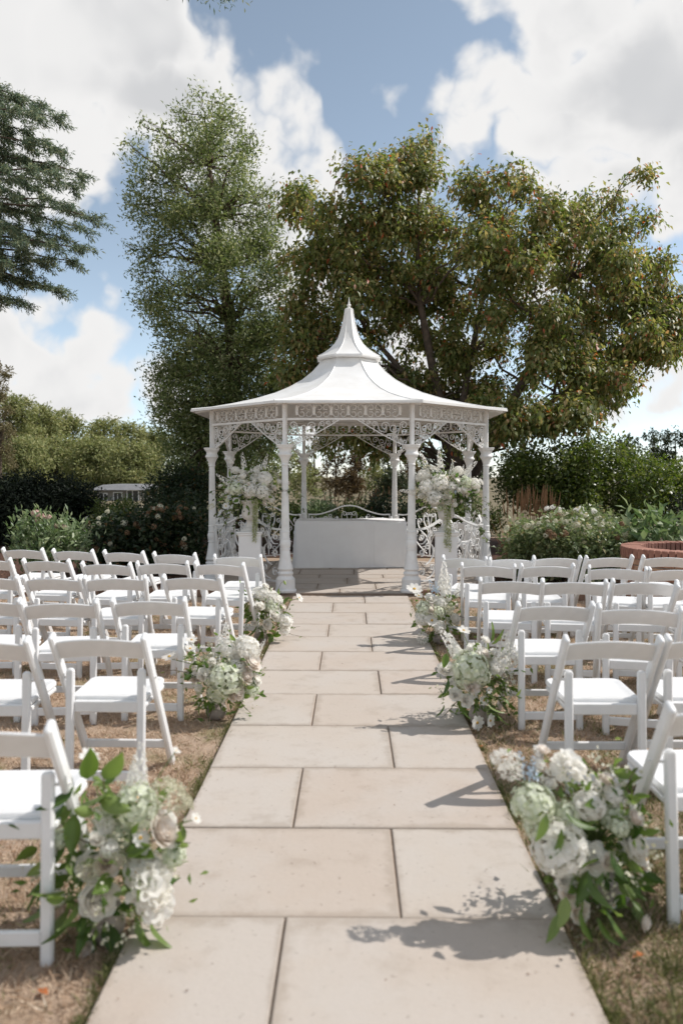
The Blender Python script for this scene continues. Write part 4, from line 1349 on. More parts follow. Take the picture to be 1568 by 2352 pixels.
    rs.append(smooth_path([(0.64, 0.60), (0.56, 0.60), (0.50, 0.66), (0.44, 0.74)], 5) + spiral(0.415, 0.715, 0.040, 0.012, 50, 420))
    rs.append(spiral(0.12, 0.235, 0.055, 0.015, 220, 470))
    rs.append(spiral(0.20, 0.40, 0.040, 0.012, 220, 450))
    rs.append(spiral(0.33, 0.765, 0.040, 0.012, 220, 450))
    rs_me = [(MB().sweep(q, 0.020, 0.009).mesh('scroll', 'iron'), MB().sweep(mirror(q, True), 0.020, 0.009).mesh('scroll', 'iron')) for q in rs]
    for k in range(8):
        a = R(45 * k - 90)            # outward direction of the bay; k=0 faces the camera
        n = Vector((math.cos(a), math.sin(a), 0))
        rz = a + R(90)
        fo = obj('frieze', rails, root, n * AP, (0, 0, rz))
        x0 = -cell * 3
        for i in range(7):
            obj('leaf_ornament', leaf_me, fo, (x0 + cell * i, 0, H0))
            if i < 6:
                obj('scroll', frieze_me[0], fo, (x0 + cell * i, 0, H0 + 0.002))
                obj('scroll', frieze_me[2], fo, (x0 + cell * i, 0, H0 + 0.002))
                obj('scroll', frieze_me[1], fo, (x0 + cell * (i + 1), 0, H0 + 0.002))
                obj('scroll', frieze_me[3], fo, (x0 + cell * (i + 1), 0, H0 + 0.002))
        for sgn, v in ((-1, 0), (1, 1)):
            br = obj('bracket', diag[v], root, n * AP + Vector((math.cos(rz), math.sin(rz), 0)) * (sgn * (side / 2 - 0.024)) + Vector((0, 0, ZC + 0.002)), (0, 0, rz))
            for pr in sp_me:
                obj('scroll', pr[v], br)
        if k == 0:
            continue
        ra = obj('railing', rail_me, root, n * AP + Vector((0, 0, 0.033)), (0, 0, rz))
        for pr in rs_me:
            for v in (0, 1):
                obj('scroll', pr[v], ra)
    # roof
    prof = [(2.185, 2.425), (1.92, 2.460), (1.62, 2.525), (1.32, 2.605), (1.06, 2.695), (0.86, 2.79), (0.68, 2.90), (0.54, 3.02), (0.445, 3.13), (0.375, 3.24)]
    prof2 = [(0.452, 3.262), (0.36, 3.318), (0.275, 3.385), (0.205, 3.46), (0.155, 3.55), (0.118, 3.655), (0.088, 3.78), (0.066, 3.89), (0.054, 3.985)]
    c8 = 1 / math.cos(R(22.5))
    for name, pf, th, mname in (('roof_panel', prof, 0.028, 'roofw'), ('upper_roof_panel', prof2, 0.02, 'roofw')):
        mb = MB()
        s0 = math.tan(R(22.5))
        NX = 4
        V, F = [], []
        outer = [[(r_ * s0 * (2 * j / NX - 1) * 0.9995, -r_, z) for j in range(NX + 1)] for r_, z in pf]
        inner = [[(r_ * s0 * (2 * j / NX - 1) * 0.9995, -r_ + 0.004, z - th) for j in range(NX + 1)] for r_, z in pf]
        mb.rings(outer, close=False)
        mb.rings([list(reversed(q)) for q in inner], close=False)
        mb.rings([outer[0], inner[0]], close=False)
        # standing seam along one hip
        me = mb.mesh(name, mname, 30)
        seam = MB().tube([(r_ * s0, -r_, z + 0.002) for r_, z in pf], [0.009] * len(pf), 6).mesh('seam', mname, 60)
        for k in range(8):
            o = obj(name, me, root, (0, 0, 0), (0, 0, R(45 * k)))
            obj('seam', seam, o)
    mb = MB()
    s0 = math.tan(R(22.5))
    # fascia (trapezoid in plan so neighbours butt) and soffit per side
    ro, ri = 2.195, 2.165
    mb.rings([[(-ro * s0, -ro, 2.392), (ro * s0, -ro, 2.392), (ri * s0, -ri, 2.392), (-ri * s0, -ri, 2.392)],
              [(-ro * s0, -ro, 2.418), (ro * s0, -ro, 2.418), (ri * s0, -ri, 2.418), (-ri * s0, -ri, 2.418)]])
    fas = mb.mesh('fascia', 'roofw')
    mb = MB()
    ro, ri = 0.47, 0.40
    mb.rings([[(-ro * s0, -ro, 3.232), (ro * s0, -ro, 3.232), (ri * s0, -ri, 3.218), (-ri * s0, -ri, 3.218)],
              [(-ro * s0, -ro, 3.252), (ro * s0, -ro, 3.252), (ri * s0, -ri, 3.248), (-ri * s0, -ri, 3.248)]])
    fas2 = mb.mesh('upper_fascia', 'roofw')
    raf = MB().box(-0.018, 0.018, -2.22 * c8, -0.3, 0, 0.05).mesh('rafter', 'iron')
    for k in range(8):
        obj('fascia', fas, root, (0, 0, 0), (0, 0, R(45 * k)))
        obj('upper_fascia', fas2, root, (0, 0, 0), (0, 0, R(45 * k)))
        mb = MB()
    rp = [(2.13 * c8, 2.392), (1.62 * c8, 2.475), (1.06 * c8, 2.64), (0.54 * c8, 2.97)]
    rf_me = MB().tube([(0, -r_, z) for r_, z in rp], [0.02] * 4, 4).mesh('rafter', 'iron')
    for k in range(8):
        obj('rafter', rf_me, root, (0, 0, 0), (0, 0, R(22.5 + 45 * k)))
    obj('finial', MB().lathe([(0.056, 3.98), (0.060, 3.992), (0.052, 4.0), (0.022, 4.005), (0.018, 4.02), (0.027, 4.035), (0.030, 4.048), (0.024, 4.062), (0.012, 4.07), (0.016, 4.08), (0.009, 4.10), (0.003, 4.165)], 16).mesh('finial', 'roofw', 40), root)


gazebo()

# ------------------------------------------------------------------ table in the gazebo
def table():
    x0, x1, y0, y1, h = -0.905, 0.875, 12.22, 12.95, 0.755
    root = thing('trestle_table', 'trestle table hidden under the white cloth inside the gazebo', 'table', ((x0 + x1) / 2, (y0 + y1) / 2, 0.033))
    w, d = (x1 - x0) / 2 - 0.03, (y1 - y0) / 2 - 0.03
    obj('tabletop', MB().box(-w, w, -d, d, h - 0.06, h - 0.035).mesh('tabletop', 'timber'), root)
    for sx in (-1, 1):
        for sy in (-1, 1):
            obj('leg', MB().tube([(sx * (w - 0.12), sy * (d - 0.08), 0), (sx * (w - 0.12), sy * (d - 0.08), h - 0.062)], 0.015, 8).mesh('leg', 'dark_metal'), root)
    # cloth: grid over the top, hanging with soft folds and rounded corners
    root2 = thing('tablecloth', 'plain white cloth hanging to the floor over the gazebo table', 'tablecloth', ((x0 + x1) / 2, (y0 + y1) / 2, 0.033))
    W_, D_ = (x1 - x0) / 2, (y1 - y0) / 2
    per = []
    cr = 0.05

    def outline(off, rad):
        pts = []
        for (sx, sy, a0) in ((1, -1, -90), (1, 1, 0), (-1, 1, 90), (-1, -1, 180)):
            cx_, cy_ = sx * (W_ + off - rad), sy * (D_ + off - rad)
            for i in range(7):
                a = R(a0 + 90 * i / 6)
                pts.append((cx_ + rad * math.cos(a), cy_ + rad * math.sin(a)))
        # subdivide the straights
        out = []
        n = len(pts)
        for i in range(n):
            p, q = pts[i], pts[(i + 1) % n]
            L = math.hypot(q[0] - p[0], q[1] - p[1])
            m_ = max(1, int(L / 0.045))
            for j in range(m_):
                out.append((p[0] + (q[0] - p[0]) * j / m_, p[1] + (q[1] - p[1]) * j / m_))
        return out
    base = outline(0.0, 0.035)
    rings = []
    H = [0.012, 0.03, 0.12, 0.25, 0.38, 0.50, 0.61, 0.68, 0.715, 0.735, 0.745, 0.748]
    n = len(base)
    for iz, z in enumerate(H):
        t_ = 1 - z / 0.748
        ring = []
        for i, (x, y) in enumerate(base):
            L = math.hypot(x / W_, y / D_)
            fold = 0.014 * math.sin(i * 0.42 + 0.6 * math.sin(i * 0.11)) * t_ + 0.004 * math.sin(i * 1.31 + z * 9) * t_
            corner = max(0, (abs(x) / W_ + abs(y) / D_) - 1.72) * 0.20 * t_
            inset = 0.0 if z < 0.70 else (z - 0.70) * 0.35
            nx_, ny_ = x / W_, y / D_
            nn = math.hypot(nx_, ny_) or 1
            off = 0.026 * t_ + fold + corner * 0.6 - inset * (z - 0.69) * 18
            ex = math.copysign(1, x) if abs(abs(x) - W_) < abs(abs(y) - D_) else 0
            ey = math.copysign(1, y) if not ex else 0
            ring.append((x + ex * off + nx_ * 0.006 * t_, y + ey * off + ny_ * 0.006 * t_, z + (0.012 * math.sin(i * 0.05) * t_ if iz == 0 else 0)))
        rings.append(ring)
    inner = [[(x * s_, y * s_, 0.750 + 0.002 * math.sin(x * 5)) for x, y in base] for s_ in (0.97, 0.8, 0.45, 0.05)]
    mb = MB()
    mb.rings(rings + inner, cap=False)
    o = mb.mesh('tablecloth', 'cloth', 60)
    obj('cloth', o, root2)
    # ironed-in creases of the folded cloth
    for x in (-0.50, -0.06, 0.38):
        obj('crease', MB().bar((x, -D_ - 0.024, 0.05), (x, -D_ - 0.006, 0.70), 0.006, 0.012, 0.0025).mesh('crease', 'cloth'), root2)


table()


# ------------------------------------------------------------------ plinths and urns
def plinth(x, y, rz, side_):
    z = 0.012
    root = thing('plinth', 'square white plinth under the flower urn on the %s of the gazebo entrance' % side_, 'plinth', (x, y, z), rz)
    hw = 0.135
    obj('shaft', MB().box(-hw, hw, -hw, hw, 0.055, 0.735).mesh('plinth_shaft', 'plinth'), root)
    mb = MB()
    rg = lambda s_, zz: [(-s_, -s_, zz), (s_, -s_, zz), (s_, s_, zz), (-s_, s_, zz)]
    mb.rings([rg(hw + 0.003, 0.7345), rg(hw + 0.01, 0.745), rg(hw + 0.012, 0.768), rg(hw + 0.022, 0.775), rg(hw + 0.022, 0.785)])
    obj('cap', mb.mesh('plinth_cap', 'plinth'), root)
    mb = MB()
    mb.rings([rg(hw + 0.018, 0), rg(hw + 0.018, 0.05), rg(hw + 0.003, 0.06)])
    obj('base', mb.mesh('plinth_base', 'plinth'), root)
    zt = z + 0.786
    u = thing('urn', 'chalky white classical urn standing on the %s plinth' % side_, 'urn', (x, y, zt), rz)
    obj('foot', MB().box(-0.105, 0.105, -0.105, 0.105, 0.0, 0.03).mesh('urn_foot', 'urn'), u)
    obj('stem', MB().lathe([(0.095, 0.03), (0.092, 0.045), (0.065, 0.06), (0.048, 0.085), (0.043, 0.115), (0.052, 0.132), (0.045, 0.142)], 24).mesh('urn_stem', 'urn', 45), u)
    mb = MB()
    rings = []
    for r_, zz, fl in ((0.045, 0.140, 0.0), (0.075, 0.155, 0.06), (0.098, 0.185, 0.10), (0.108, 0.225, 0.10), (0.104, 0.260, 0.05), (0.094, 0.285, 0.0), (0.090, 0.31, 0.0), (0.098, 0.345, 0), (0.125, 0.375, 0), (0.135, 0.385, 0), (0.132, 0.395, 0), (0.11, 0.392, 0), (0.085, 0.33, 0)):
        rings.append([(r_ * (1 + fl * 0.5 * abs(math.sin(k / 48 * math.pi * 12)) - fl * 0.3) * math.cos(2 * math.pi * k / 48), r_ * (1 + fl * 0.5 * abs(math.sin(k / 48 * math.pi * 12)) - fl * 0.3) * math.sin(2 * math.pi * k / 48), zz) for k in range(48)])
    mb.rings(rings)
    obj('bowl', mb.mesh('urn_bowl', 'urn', 40), u)
    return Vector((x, y, zt + 0.38))


UL = plinth(-1.285, 9.72, R(3), 'left')
UR = plinth(1.195, 9.72, R(-4), 'right')


# ------------------------------------------------------------------ chairs
def chair_parts():
    parts = []
    HT, DF = 0.765, 0.45          # top height, reach of the front feet
    bx = 0.2165
    top, foot = Vector((0, 0, HT)), Vector((0, DF, 0))
    ax = (foot - top).normalized()
    for s_ in (-1, 1):
        parts.append(('side_rail', MB().bar((s_ * bx, 0, HT), (s_ * bx, DF, 0.0), 0.026, 0.056, 0.008, round0=True).mesh('side_rail', 'white', 40)))
        parts.append(('leg', MB().bar((s_ * 0.172, 0.105, 0.585), (s_ * 0.172, 0.055, 0.0), 0.040, 0.026, 0.007, round0=True).mesh('leg', 'white', 40)))
    # curved back panel between the rails
    rings = []
    NX = 14
    for i in range(NX + 1):
        x = -0.206 + 0.412 * i / NX
        u = x / 0.206
        arch = 0.020 * (1 - u * u)
        bow = -0.016 * (1 - u * u)
        z0, z1 = 0.638 + arch * 0.9, 0.728 + arch
        prof = []
        for (zz, th) in ((z0, -0.005), (z0 + 0.004, -0.009), (z1 - 0.005, -0.009), (z1, -0.004), (z1, 0.004), (z1 - 0.005, 0.009), (z0 + 0.004, 0.009), (z0, 0.005)):
            yc = (HT - zz) * DF / HT
            prof.append((x, yc + bow + th, zz))
        rings.append(prof)
    parts.append(('backrest', MB().rings(rings).mesh('backrest', 'white', 40)))
    # seat
    def outl(ins):
        pts = []
        spec = [(0.182 - ins, 0.118 + ins, 0.012), (0.192 - ins, 0.450 - ins, 0.045), (-0.192 + ins, 0.450 - ins, 0.045), (-0.182 + ins, 0.118 + ins, 0.012)]
        ang = [(-90, 0), (0, 90), (90, 180), (180, 270)]
        for (x, y, r_), (a0, a1) in zip(spec, ang):
            r_ = max(r_ - ins * 0.5, 0.004)
            cx_, cy_ = x - math.copysign(r_, x), y + (r_ if y < 0.3 else -r_)
            for i in range(5):
                a = R(a0 + (a1 - a0) * i / 4)
                pts.append((cx_ + r_ * math.cos(a), cy_ + r_ * math.sin(a)))
        return pts
    def lvl(ins, z):
        return [(x, y, z + (y - 0.118) * 0.035) for x, y in outl(ins)]
    mb = MB()
    mb.rings([lvl(0.006, 0.418), lvl(0.0, 0.424), lvl(0.0, 0.440), lvl(0.005, 0.447), lvl(0.020, 0.447), lvl(0.026, 0.4435), lvl(0.07, 0.4435)])
    parts.append(('seat', mb.mesh('seat', 'white', 40)))
    parts.append(('seat_rail', MB().bar((-0.151, 0.100, 0.404), (0.151, 0.100, 0.404), 0.024, 0.056, 0.005, side=Vector((0, 1, 0))).mesh('seat_rail', 'white')))
    for s_ in (-1, 1):
        parts.append(('seat_side_rail', MB().bar((s_ * 0.176, 0.120, 0.405), (s_ * 0.176, 0.425, 0.413), 0.024, 0.022, 0.005).mesh('seat_side_rail', 'white')))
    parts.append(('front_stretcher', MB().bar((-0.204, 0.375, 0.130), (0.204, 0.375, 0.130), 0.020, 0.042, 0.005, side=Vector((0, 1, 0))).mesh('front_stretcher', 'white')))
    parts.append(('rear_stretcher', MB().bar((-0.152, 0.061, 0.082), (0.152, 0.061, 0.082), 0.018, 0.048, 0.004, side=Vector((0, 1, 0))).mesh('rear_stretcher', 'white')))
    for s_ in (-1, 1):
        b_ = MB()
        b_.tube([(s_ * 0.190, 0.112, 0.54), (s_ * 0.236, 0.125, 0.54)], 0.006, 8)
        parts.append(('bolt', b_.mesh('bolt', 'iron')))
    return parts


CH = chair_parts()


def chair(label, x, y, rz, z=0.0, group=None):
    """x, y: ground point below the middle of the backrest top; faces +Y at rz = 0"""
    o = thing('folding_chair', label, 'chair', (x, y, z), rz, group)
    o.rotation_euler = (rnd.uniform(-0.006, 0.006), rnd.uniform(-0.008, 0.008), rz)
    for nme, me in CH:
        obj(nme, me, o)
    return o


# surveyed tops of the two rails of each chair: (left x, y), (right x, y)
T = {
    ('left', 6): [((496, 1274), (594.6, 1275)), ((352.6, 1267.5), (446, 1271.5)), ((237, 1263), (327, 1267.5)), ((121, 1260.4), (213, 1263.5)), ((6, 1258), (96, 1260))],
    ('left', 5): [((447, 1289.5), (556, 1293.5)), ((319, 1289.5), (427, 1290.5)), ((189, 1290), (297, 1293)), ((51, 1283), (157, 1286)), ((-85, 1281), (20, 1282))],
    ('left', 4): [((375.6, 1320), (505.6, 1324)), ((198, 1324), (328.6, 1322)), ((55, 1322), (183, 1325)), ((-95, 1322), (35, 1322))],
    ('left', 3): [((261, 1374), (422.6, 1374)), ((54, 1380), (219, 1378)), ((-125, 1376), (43, 1375))],
    ('left', 2): [((117, 1458), (334.6, 1461)), ((-155, 1466), (60, 1466))],
    ('left', 1): [((-215, 1668), (110.6, 1665))],
    ('right', 6): [((1021, 1276), (1115.6, 1281)), ((1124, 1280), (1218, 1280)), ((1231, 1278), (1326, 1277)), ((1355, 1277), (1447, 1276)), ((1485, 1276), (1578, 1276))],
    ('right', 5): [((1064.6, 1294), (1173, 1297)), ((1204, 1296), (1312, 1295.6)), ((1363.4, 1299), (1472.4, 1304)), ((1499.4, 1303.6), (1608, 1304))],
    ('right', 4): [((1109, 1328), (1239, 1331)), ((1253, 1330), (1386.4, 1333.6)), ((1414.4, 1331), (1543.4, 1334)), ((1566, 1342), (1696, 1342))],
    ('right', 3): [((1190, 1385), (1357.4, 1384)), ((1386.4, 1389), (1555.4, 1397)), ((1592, 1392), (1760, 1394))],
    ('right', 2): [((1302.6, 1464.5), (1511, 1463)), ((1535, 1461.7), (1745, 1462))],
    ('right', 1): [((1544, 1620), (1850, 1618))],
}
ROWN = {6: 'front row', 5: 'second row', 4: 'third row', 3: 'fourth row', 2: 'fifth row', 1: 'rearmost row'}
COLN = ['on the aisle', 'second from the aisle', 'third from the aisle', 'fourth from the aisle', 'fifth from the aisle']
for (sd, row), lst in T.items():
    for k, (l, r_) in enumerate(lst):
        my = (l[1] + r_[1]) / 2
        p = on((l[0] + r_[0]) / 2, my, 0.765)
        pl_, pr_ = on(l[0], l[1], 0.765), on(r_[0], r_[1], 0.765)
        # distance by the spacing of the rails as well as by height
        yaw = math.atan2(pr_.y - pl_.y, max(pr_.x - pl_.x, 0.3)) * 0.75
        yaw += rnd.uniform(-0.012, 0.012)
        chair('white folding chair %s of the path, %s, %s' % (sd, ROWN[row], COLN[k]), p.x, p.y, yaw, 0.0, 'folding chairs %s of the path' % sd)
for (x, y, rz, lab) in ((-0.46, 13.22, math.pi, 'white folding chair behind the gazebo table, left of the pair'),
                        (0.47, 13.22, math.pi, 'white folding chair behind the gazebo table, right of the pair'),
                        (1.62, 11.75, R(-62), 'white folding chair inside the gazebo against the right railing')):
    chair(lab, x, y, rz, 0.034)

# ------------------------------------------------------------------ flowers
def petal_patch(mb, ang, r0, z0, r1, z1, wid, cup, curl, n=3, m=4):
    """one petal from the heart (r0,z0) to the lip (r1,z1)"""
    ca, sa = math.cos(ang), math.sin(ang)
    rows = []
    for i in range(m + 1):
        t_ = i / m
        rr = r0 + (r1 - r0) * t_ ** 0.8
        zz = z0 + (z1 - z0) * t_ ** 1.3 - curl * max(0, t_ - 0.75) * 2
        rr += curl * max(0, t_ - 0.7) * 2.2
        w = wid * math.sin(math.pi * min(0.12 + 0.68 * t_, 0.86)) * (1 if t_ < 0.95 else 0.75)
        row = []
        for j in range(n + 1):
            s_ = 2 * j / n - 1
            x, y = rr - cup * s_ * s_ * w, s_ * w
            z = zz - 0.10 * wid * s_ * s_ * t_
            row.append((x * ca - y * sa, x * sa + y * ca, z))
        rows.append(row)
    mb.rings(rows, close=False)


def rose_mesh(name, mat, seed, opened=0.5):
    g = random.Random(seed)
    mb = MB()
    rings = [(3, 0.10, 0.55, 0.20), (4, 0.22, 0.60, 0.34), (5, 0.36, 0.60, 0.44), (6, 0.52, 0.52, 0.52), (6, 0.70, 0.40, 0.58), (7, 0.90, 0.22, 0.62)]
    for k, (n, r1, z1, w) in enumerate(rings):
        o = g.uniform(0, 6.28)
        for i in range(n):
            a = o + 2 * math.pi * i / n + g.uniform(-0.15, 0.15)
            petal_patch(mb, a, 0.05 + 0.04 * k, -0.35, r1 * (0.9 + 0.2 * opened) * g.uniform(0.92, 1.08), z1 * g.uniform(0.9, 1.1), w * g.uniform(0.9, 1.1), 0.45, 0.03 + 0.035 * k * opened)
    return mb.mesh(name, mat, 60)


def peony_mesh(name, mat, seed):
    g = random.Random(seed)
    mb = MB()
    for k in range(64):
        z = 1 - 1.35 * (k + 0.5) / 64
        a = k * 2.39996
        s_ = math.sqrt(max(1 - z * z, 0.02))
        sub = MB()
        petal_patch(sub, 0, 0.0, -0.28, 0.16, 0.12, 0.26 * g.uniform(0.8, 1.2), 0.5, 0.03, 2, 3)
        d = Vector((s_ * math.cos(a), s_ * math.sin(a), z))
        q = d.to_track_quat('Z', 'Y') @ Quaternion((0, 0, 1), g.uniform(0, 6.28))
        c = d * g.uniform(0.72, 0.88)
        mb.add([q @ Vector(v) + c for v in sub.v], sub.f)
    return mb.mesh(name, mat, 60)


def spike_mesh(name, mat, seed, n=30):
    """flower spike of height 1 along +Z, florets of five petals, buds at the tip"""
    g = np.random.default_rng(seed)
    Ps, As, Ns, Ls = [], [], [], []
    for k in range(n):
        t_ = (k + 0.5) / n
        z = 0.08 + 0.92 * t_
        r = 0.145 * (1 - t_) ** 0.55 + 0.02
        a = k * 2.39996 + g.uniform(-0.3, 0.3)
        U = np.array([math.cos(a), math.sin(a), 0.15])
        U /= np.linalg.norm(U)
        c = np.array([0, 0, z]) + U * r * 0.75
        sz = 0.115 * (1 - 0.62 * t_) * g.uniform(0.85, 1.15)
        T1 = np.cross(U, [0, 0, 1.0]); T1 /= np.linalg.norm(T1)
        T2 = np.cross(U, T1)
        for q in range(5):
            b_ = 2 * math.pi * q / 5 + g.uniform(-0.2, 0.2)
            Ps.append(c); As.append(T1 * math.cos(b_) + T2 * math.sin(b_) + U * 0.55); Ns.append(U); Ls.append(sz)
    P, A, N, L = np.array(Ps), np.array(As), np.array(Ns), np.array(Ls)
    V, F = leaf_arrays(P, A, N, L, L * 0.8, 0.1, 0.15)
    return np_mesh(name, V, F, mat)


def daisy_mesh(name, mat, seed, n=9):
    g = random.Random(seed)
    mb = MB()
    for i in range(n):
        a = 2 * math.pi * i / n
        petal_patch(mb, a, 0.12, 0, 1.0 * g.uniform(0.9, 1.05), g.uniform(0.05, 0.3), 0.30, 0.05, 0.04, 2, 3)
    return mb.mesh(name, mat, 60)


def lace_mesh(name, mat, seed):
    g = np.random.default_rng(seed)
    n = 220
    u = g.normal(size=(n, 3)); u /= np.linalg.norm(u, axis=1, keepdims=True)
    u[:, 2] = np.abs(u[:, 2]) * 0.55
    c = u * g.uniform(0.75, 1.0, (n, 1))
    V, F = leaf_arrays(np.repeat(c, 2, 0), g.normal(size=(2 * n, 3)), np.repeat(u, 2, 0) + g.normal(size=(2 * n, 3)) * 0.4, 0.16, 0.12)
    return np_mesh(name, V, F, mat)


FL = {
    'rose': [rose_mesh('rose', 'petal', 1, 0.4), rose_mesh('rose', 'petal_blush', 2, 0.7), rose_mesh('rose', 'petal', 3, 0.9)],
    'peony': [peony_mesh('peony', 'petal', 1), peony_mesh('peony', 'petal', 2)],
    'hyd': [floret_ball('hydrangea', 'petal', 120, 0.86, 0.26, 0.9, 11, True), floret_ball('hydrangea', 'petal', 105, 0.86, 0.28, 0.85, 12, True)],
    'ghyd': [floret_ball('hydrangea', 'petal_green', 110, 0.86, 0.26, 0.9, 13, True)],
    'spike': [spike_mesh('delphinium', 'petal', 1, 32), spike_mesh('delphinium', 'petal', 2, 26)],
    'blue': [spike_mesh('delphinium', 'petal_blue', 3, 20)],
    'daisy': [daisy_mesh('cosmos', 'petal', 1), daisy_mesh('cosmos', 'petal', 2, 8)],
    'lace': [lace_mesh('lace_flower', 'petal_cream', 1), lace_mesh('lace_flower', 'petal', 2)],
}
NAMES = {'rose': 'rose', 'peony': 'peony', 'hyd': 'hydrangea', 'ghyd': 'hydrangea', 'spike': 'delphinium', 'blue': 'delphinium', 'daisy': 'cosmos', 'lace': 'lace_flower'}
CENTRE = MB().lathe([(0.17, 0.03), (0.20, 0.08), (0.12, 0.15), (0.02, 0.17)], 10).mesh('flower_centre', 'yellow', 60)


def bq_leaf(name, seed, width=0.42, curl=0.2, mat='leaf_bq'):
    """leaf of length 1 along +Z, face towards -Y"""
    g = random.Random(seed)
    n = 6
    rings = []
    for i in range(n + 1):
        t_ = i / n
        w = width / 2 * (math.sin(math.pi * (t_ ** 0.8)) ** 0.85 + 0.02) * (1 if i < n else 0.1)
        y = curl * t_ * t_
        rings.append([(-w, y - 0.10 * w / width, t_), (-w * 0.5, y + 0.02, t_ - 0.01), (0, y + 0.055, t_), (w * 0.5, y + 0.02, t_ - 0.01), (w, y - 0.10 * w / width, t_)])
    return MB().rings(rings, close=False).mesh(name, mat, 70)


LEAF = [bq_leaf('leaf', 1, 0.44, 0.22), bq_leaf('leaf', 2, 0.36, 0.35), bq_leaf('leaf', 3, 0.5, 0.12)]
LEAF_S = [bq_leaf('leaf', 4, 0.55, 0.2, 'leaf_ivy'), bq_leaf('leaf', 5, 0.5, 0.35, 'leaf_ivy')]


def face_cam(p, g, tilt=0.5):
    """a bloom faces out from the arrangement: towards the aisle, up and to the viewer"""
    return None


def bloom(root, org, kind, p, r, out, g, length=None):
    me = g.choice(FL[kind])
    d = out.normalized()
    if kind in ('spike', 'blue'):
        q = d.to_track_quat('Z', 'Y') @ Quaternion((0, 0, 1), g.uniform(0, 6.28))
        o = obj(NAMES[kind], me, root, p - org, q, length)
    else:
        q = d.to_track_quat('Z', 'Y') @ Quaternion((0, 0, 1), g.uniform(0, 6.28))
        o = obj(NAMES[kind], me, root, p - org, q, r)
        if kind == 'daisy':
            obj('flower_centre', CENTRE, o)
    return o


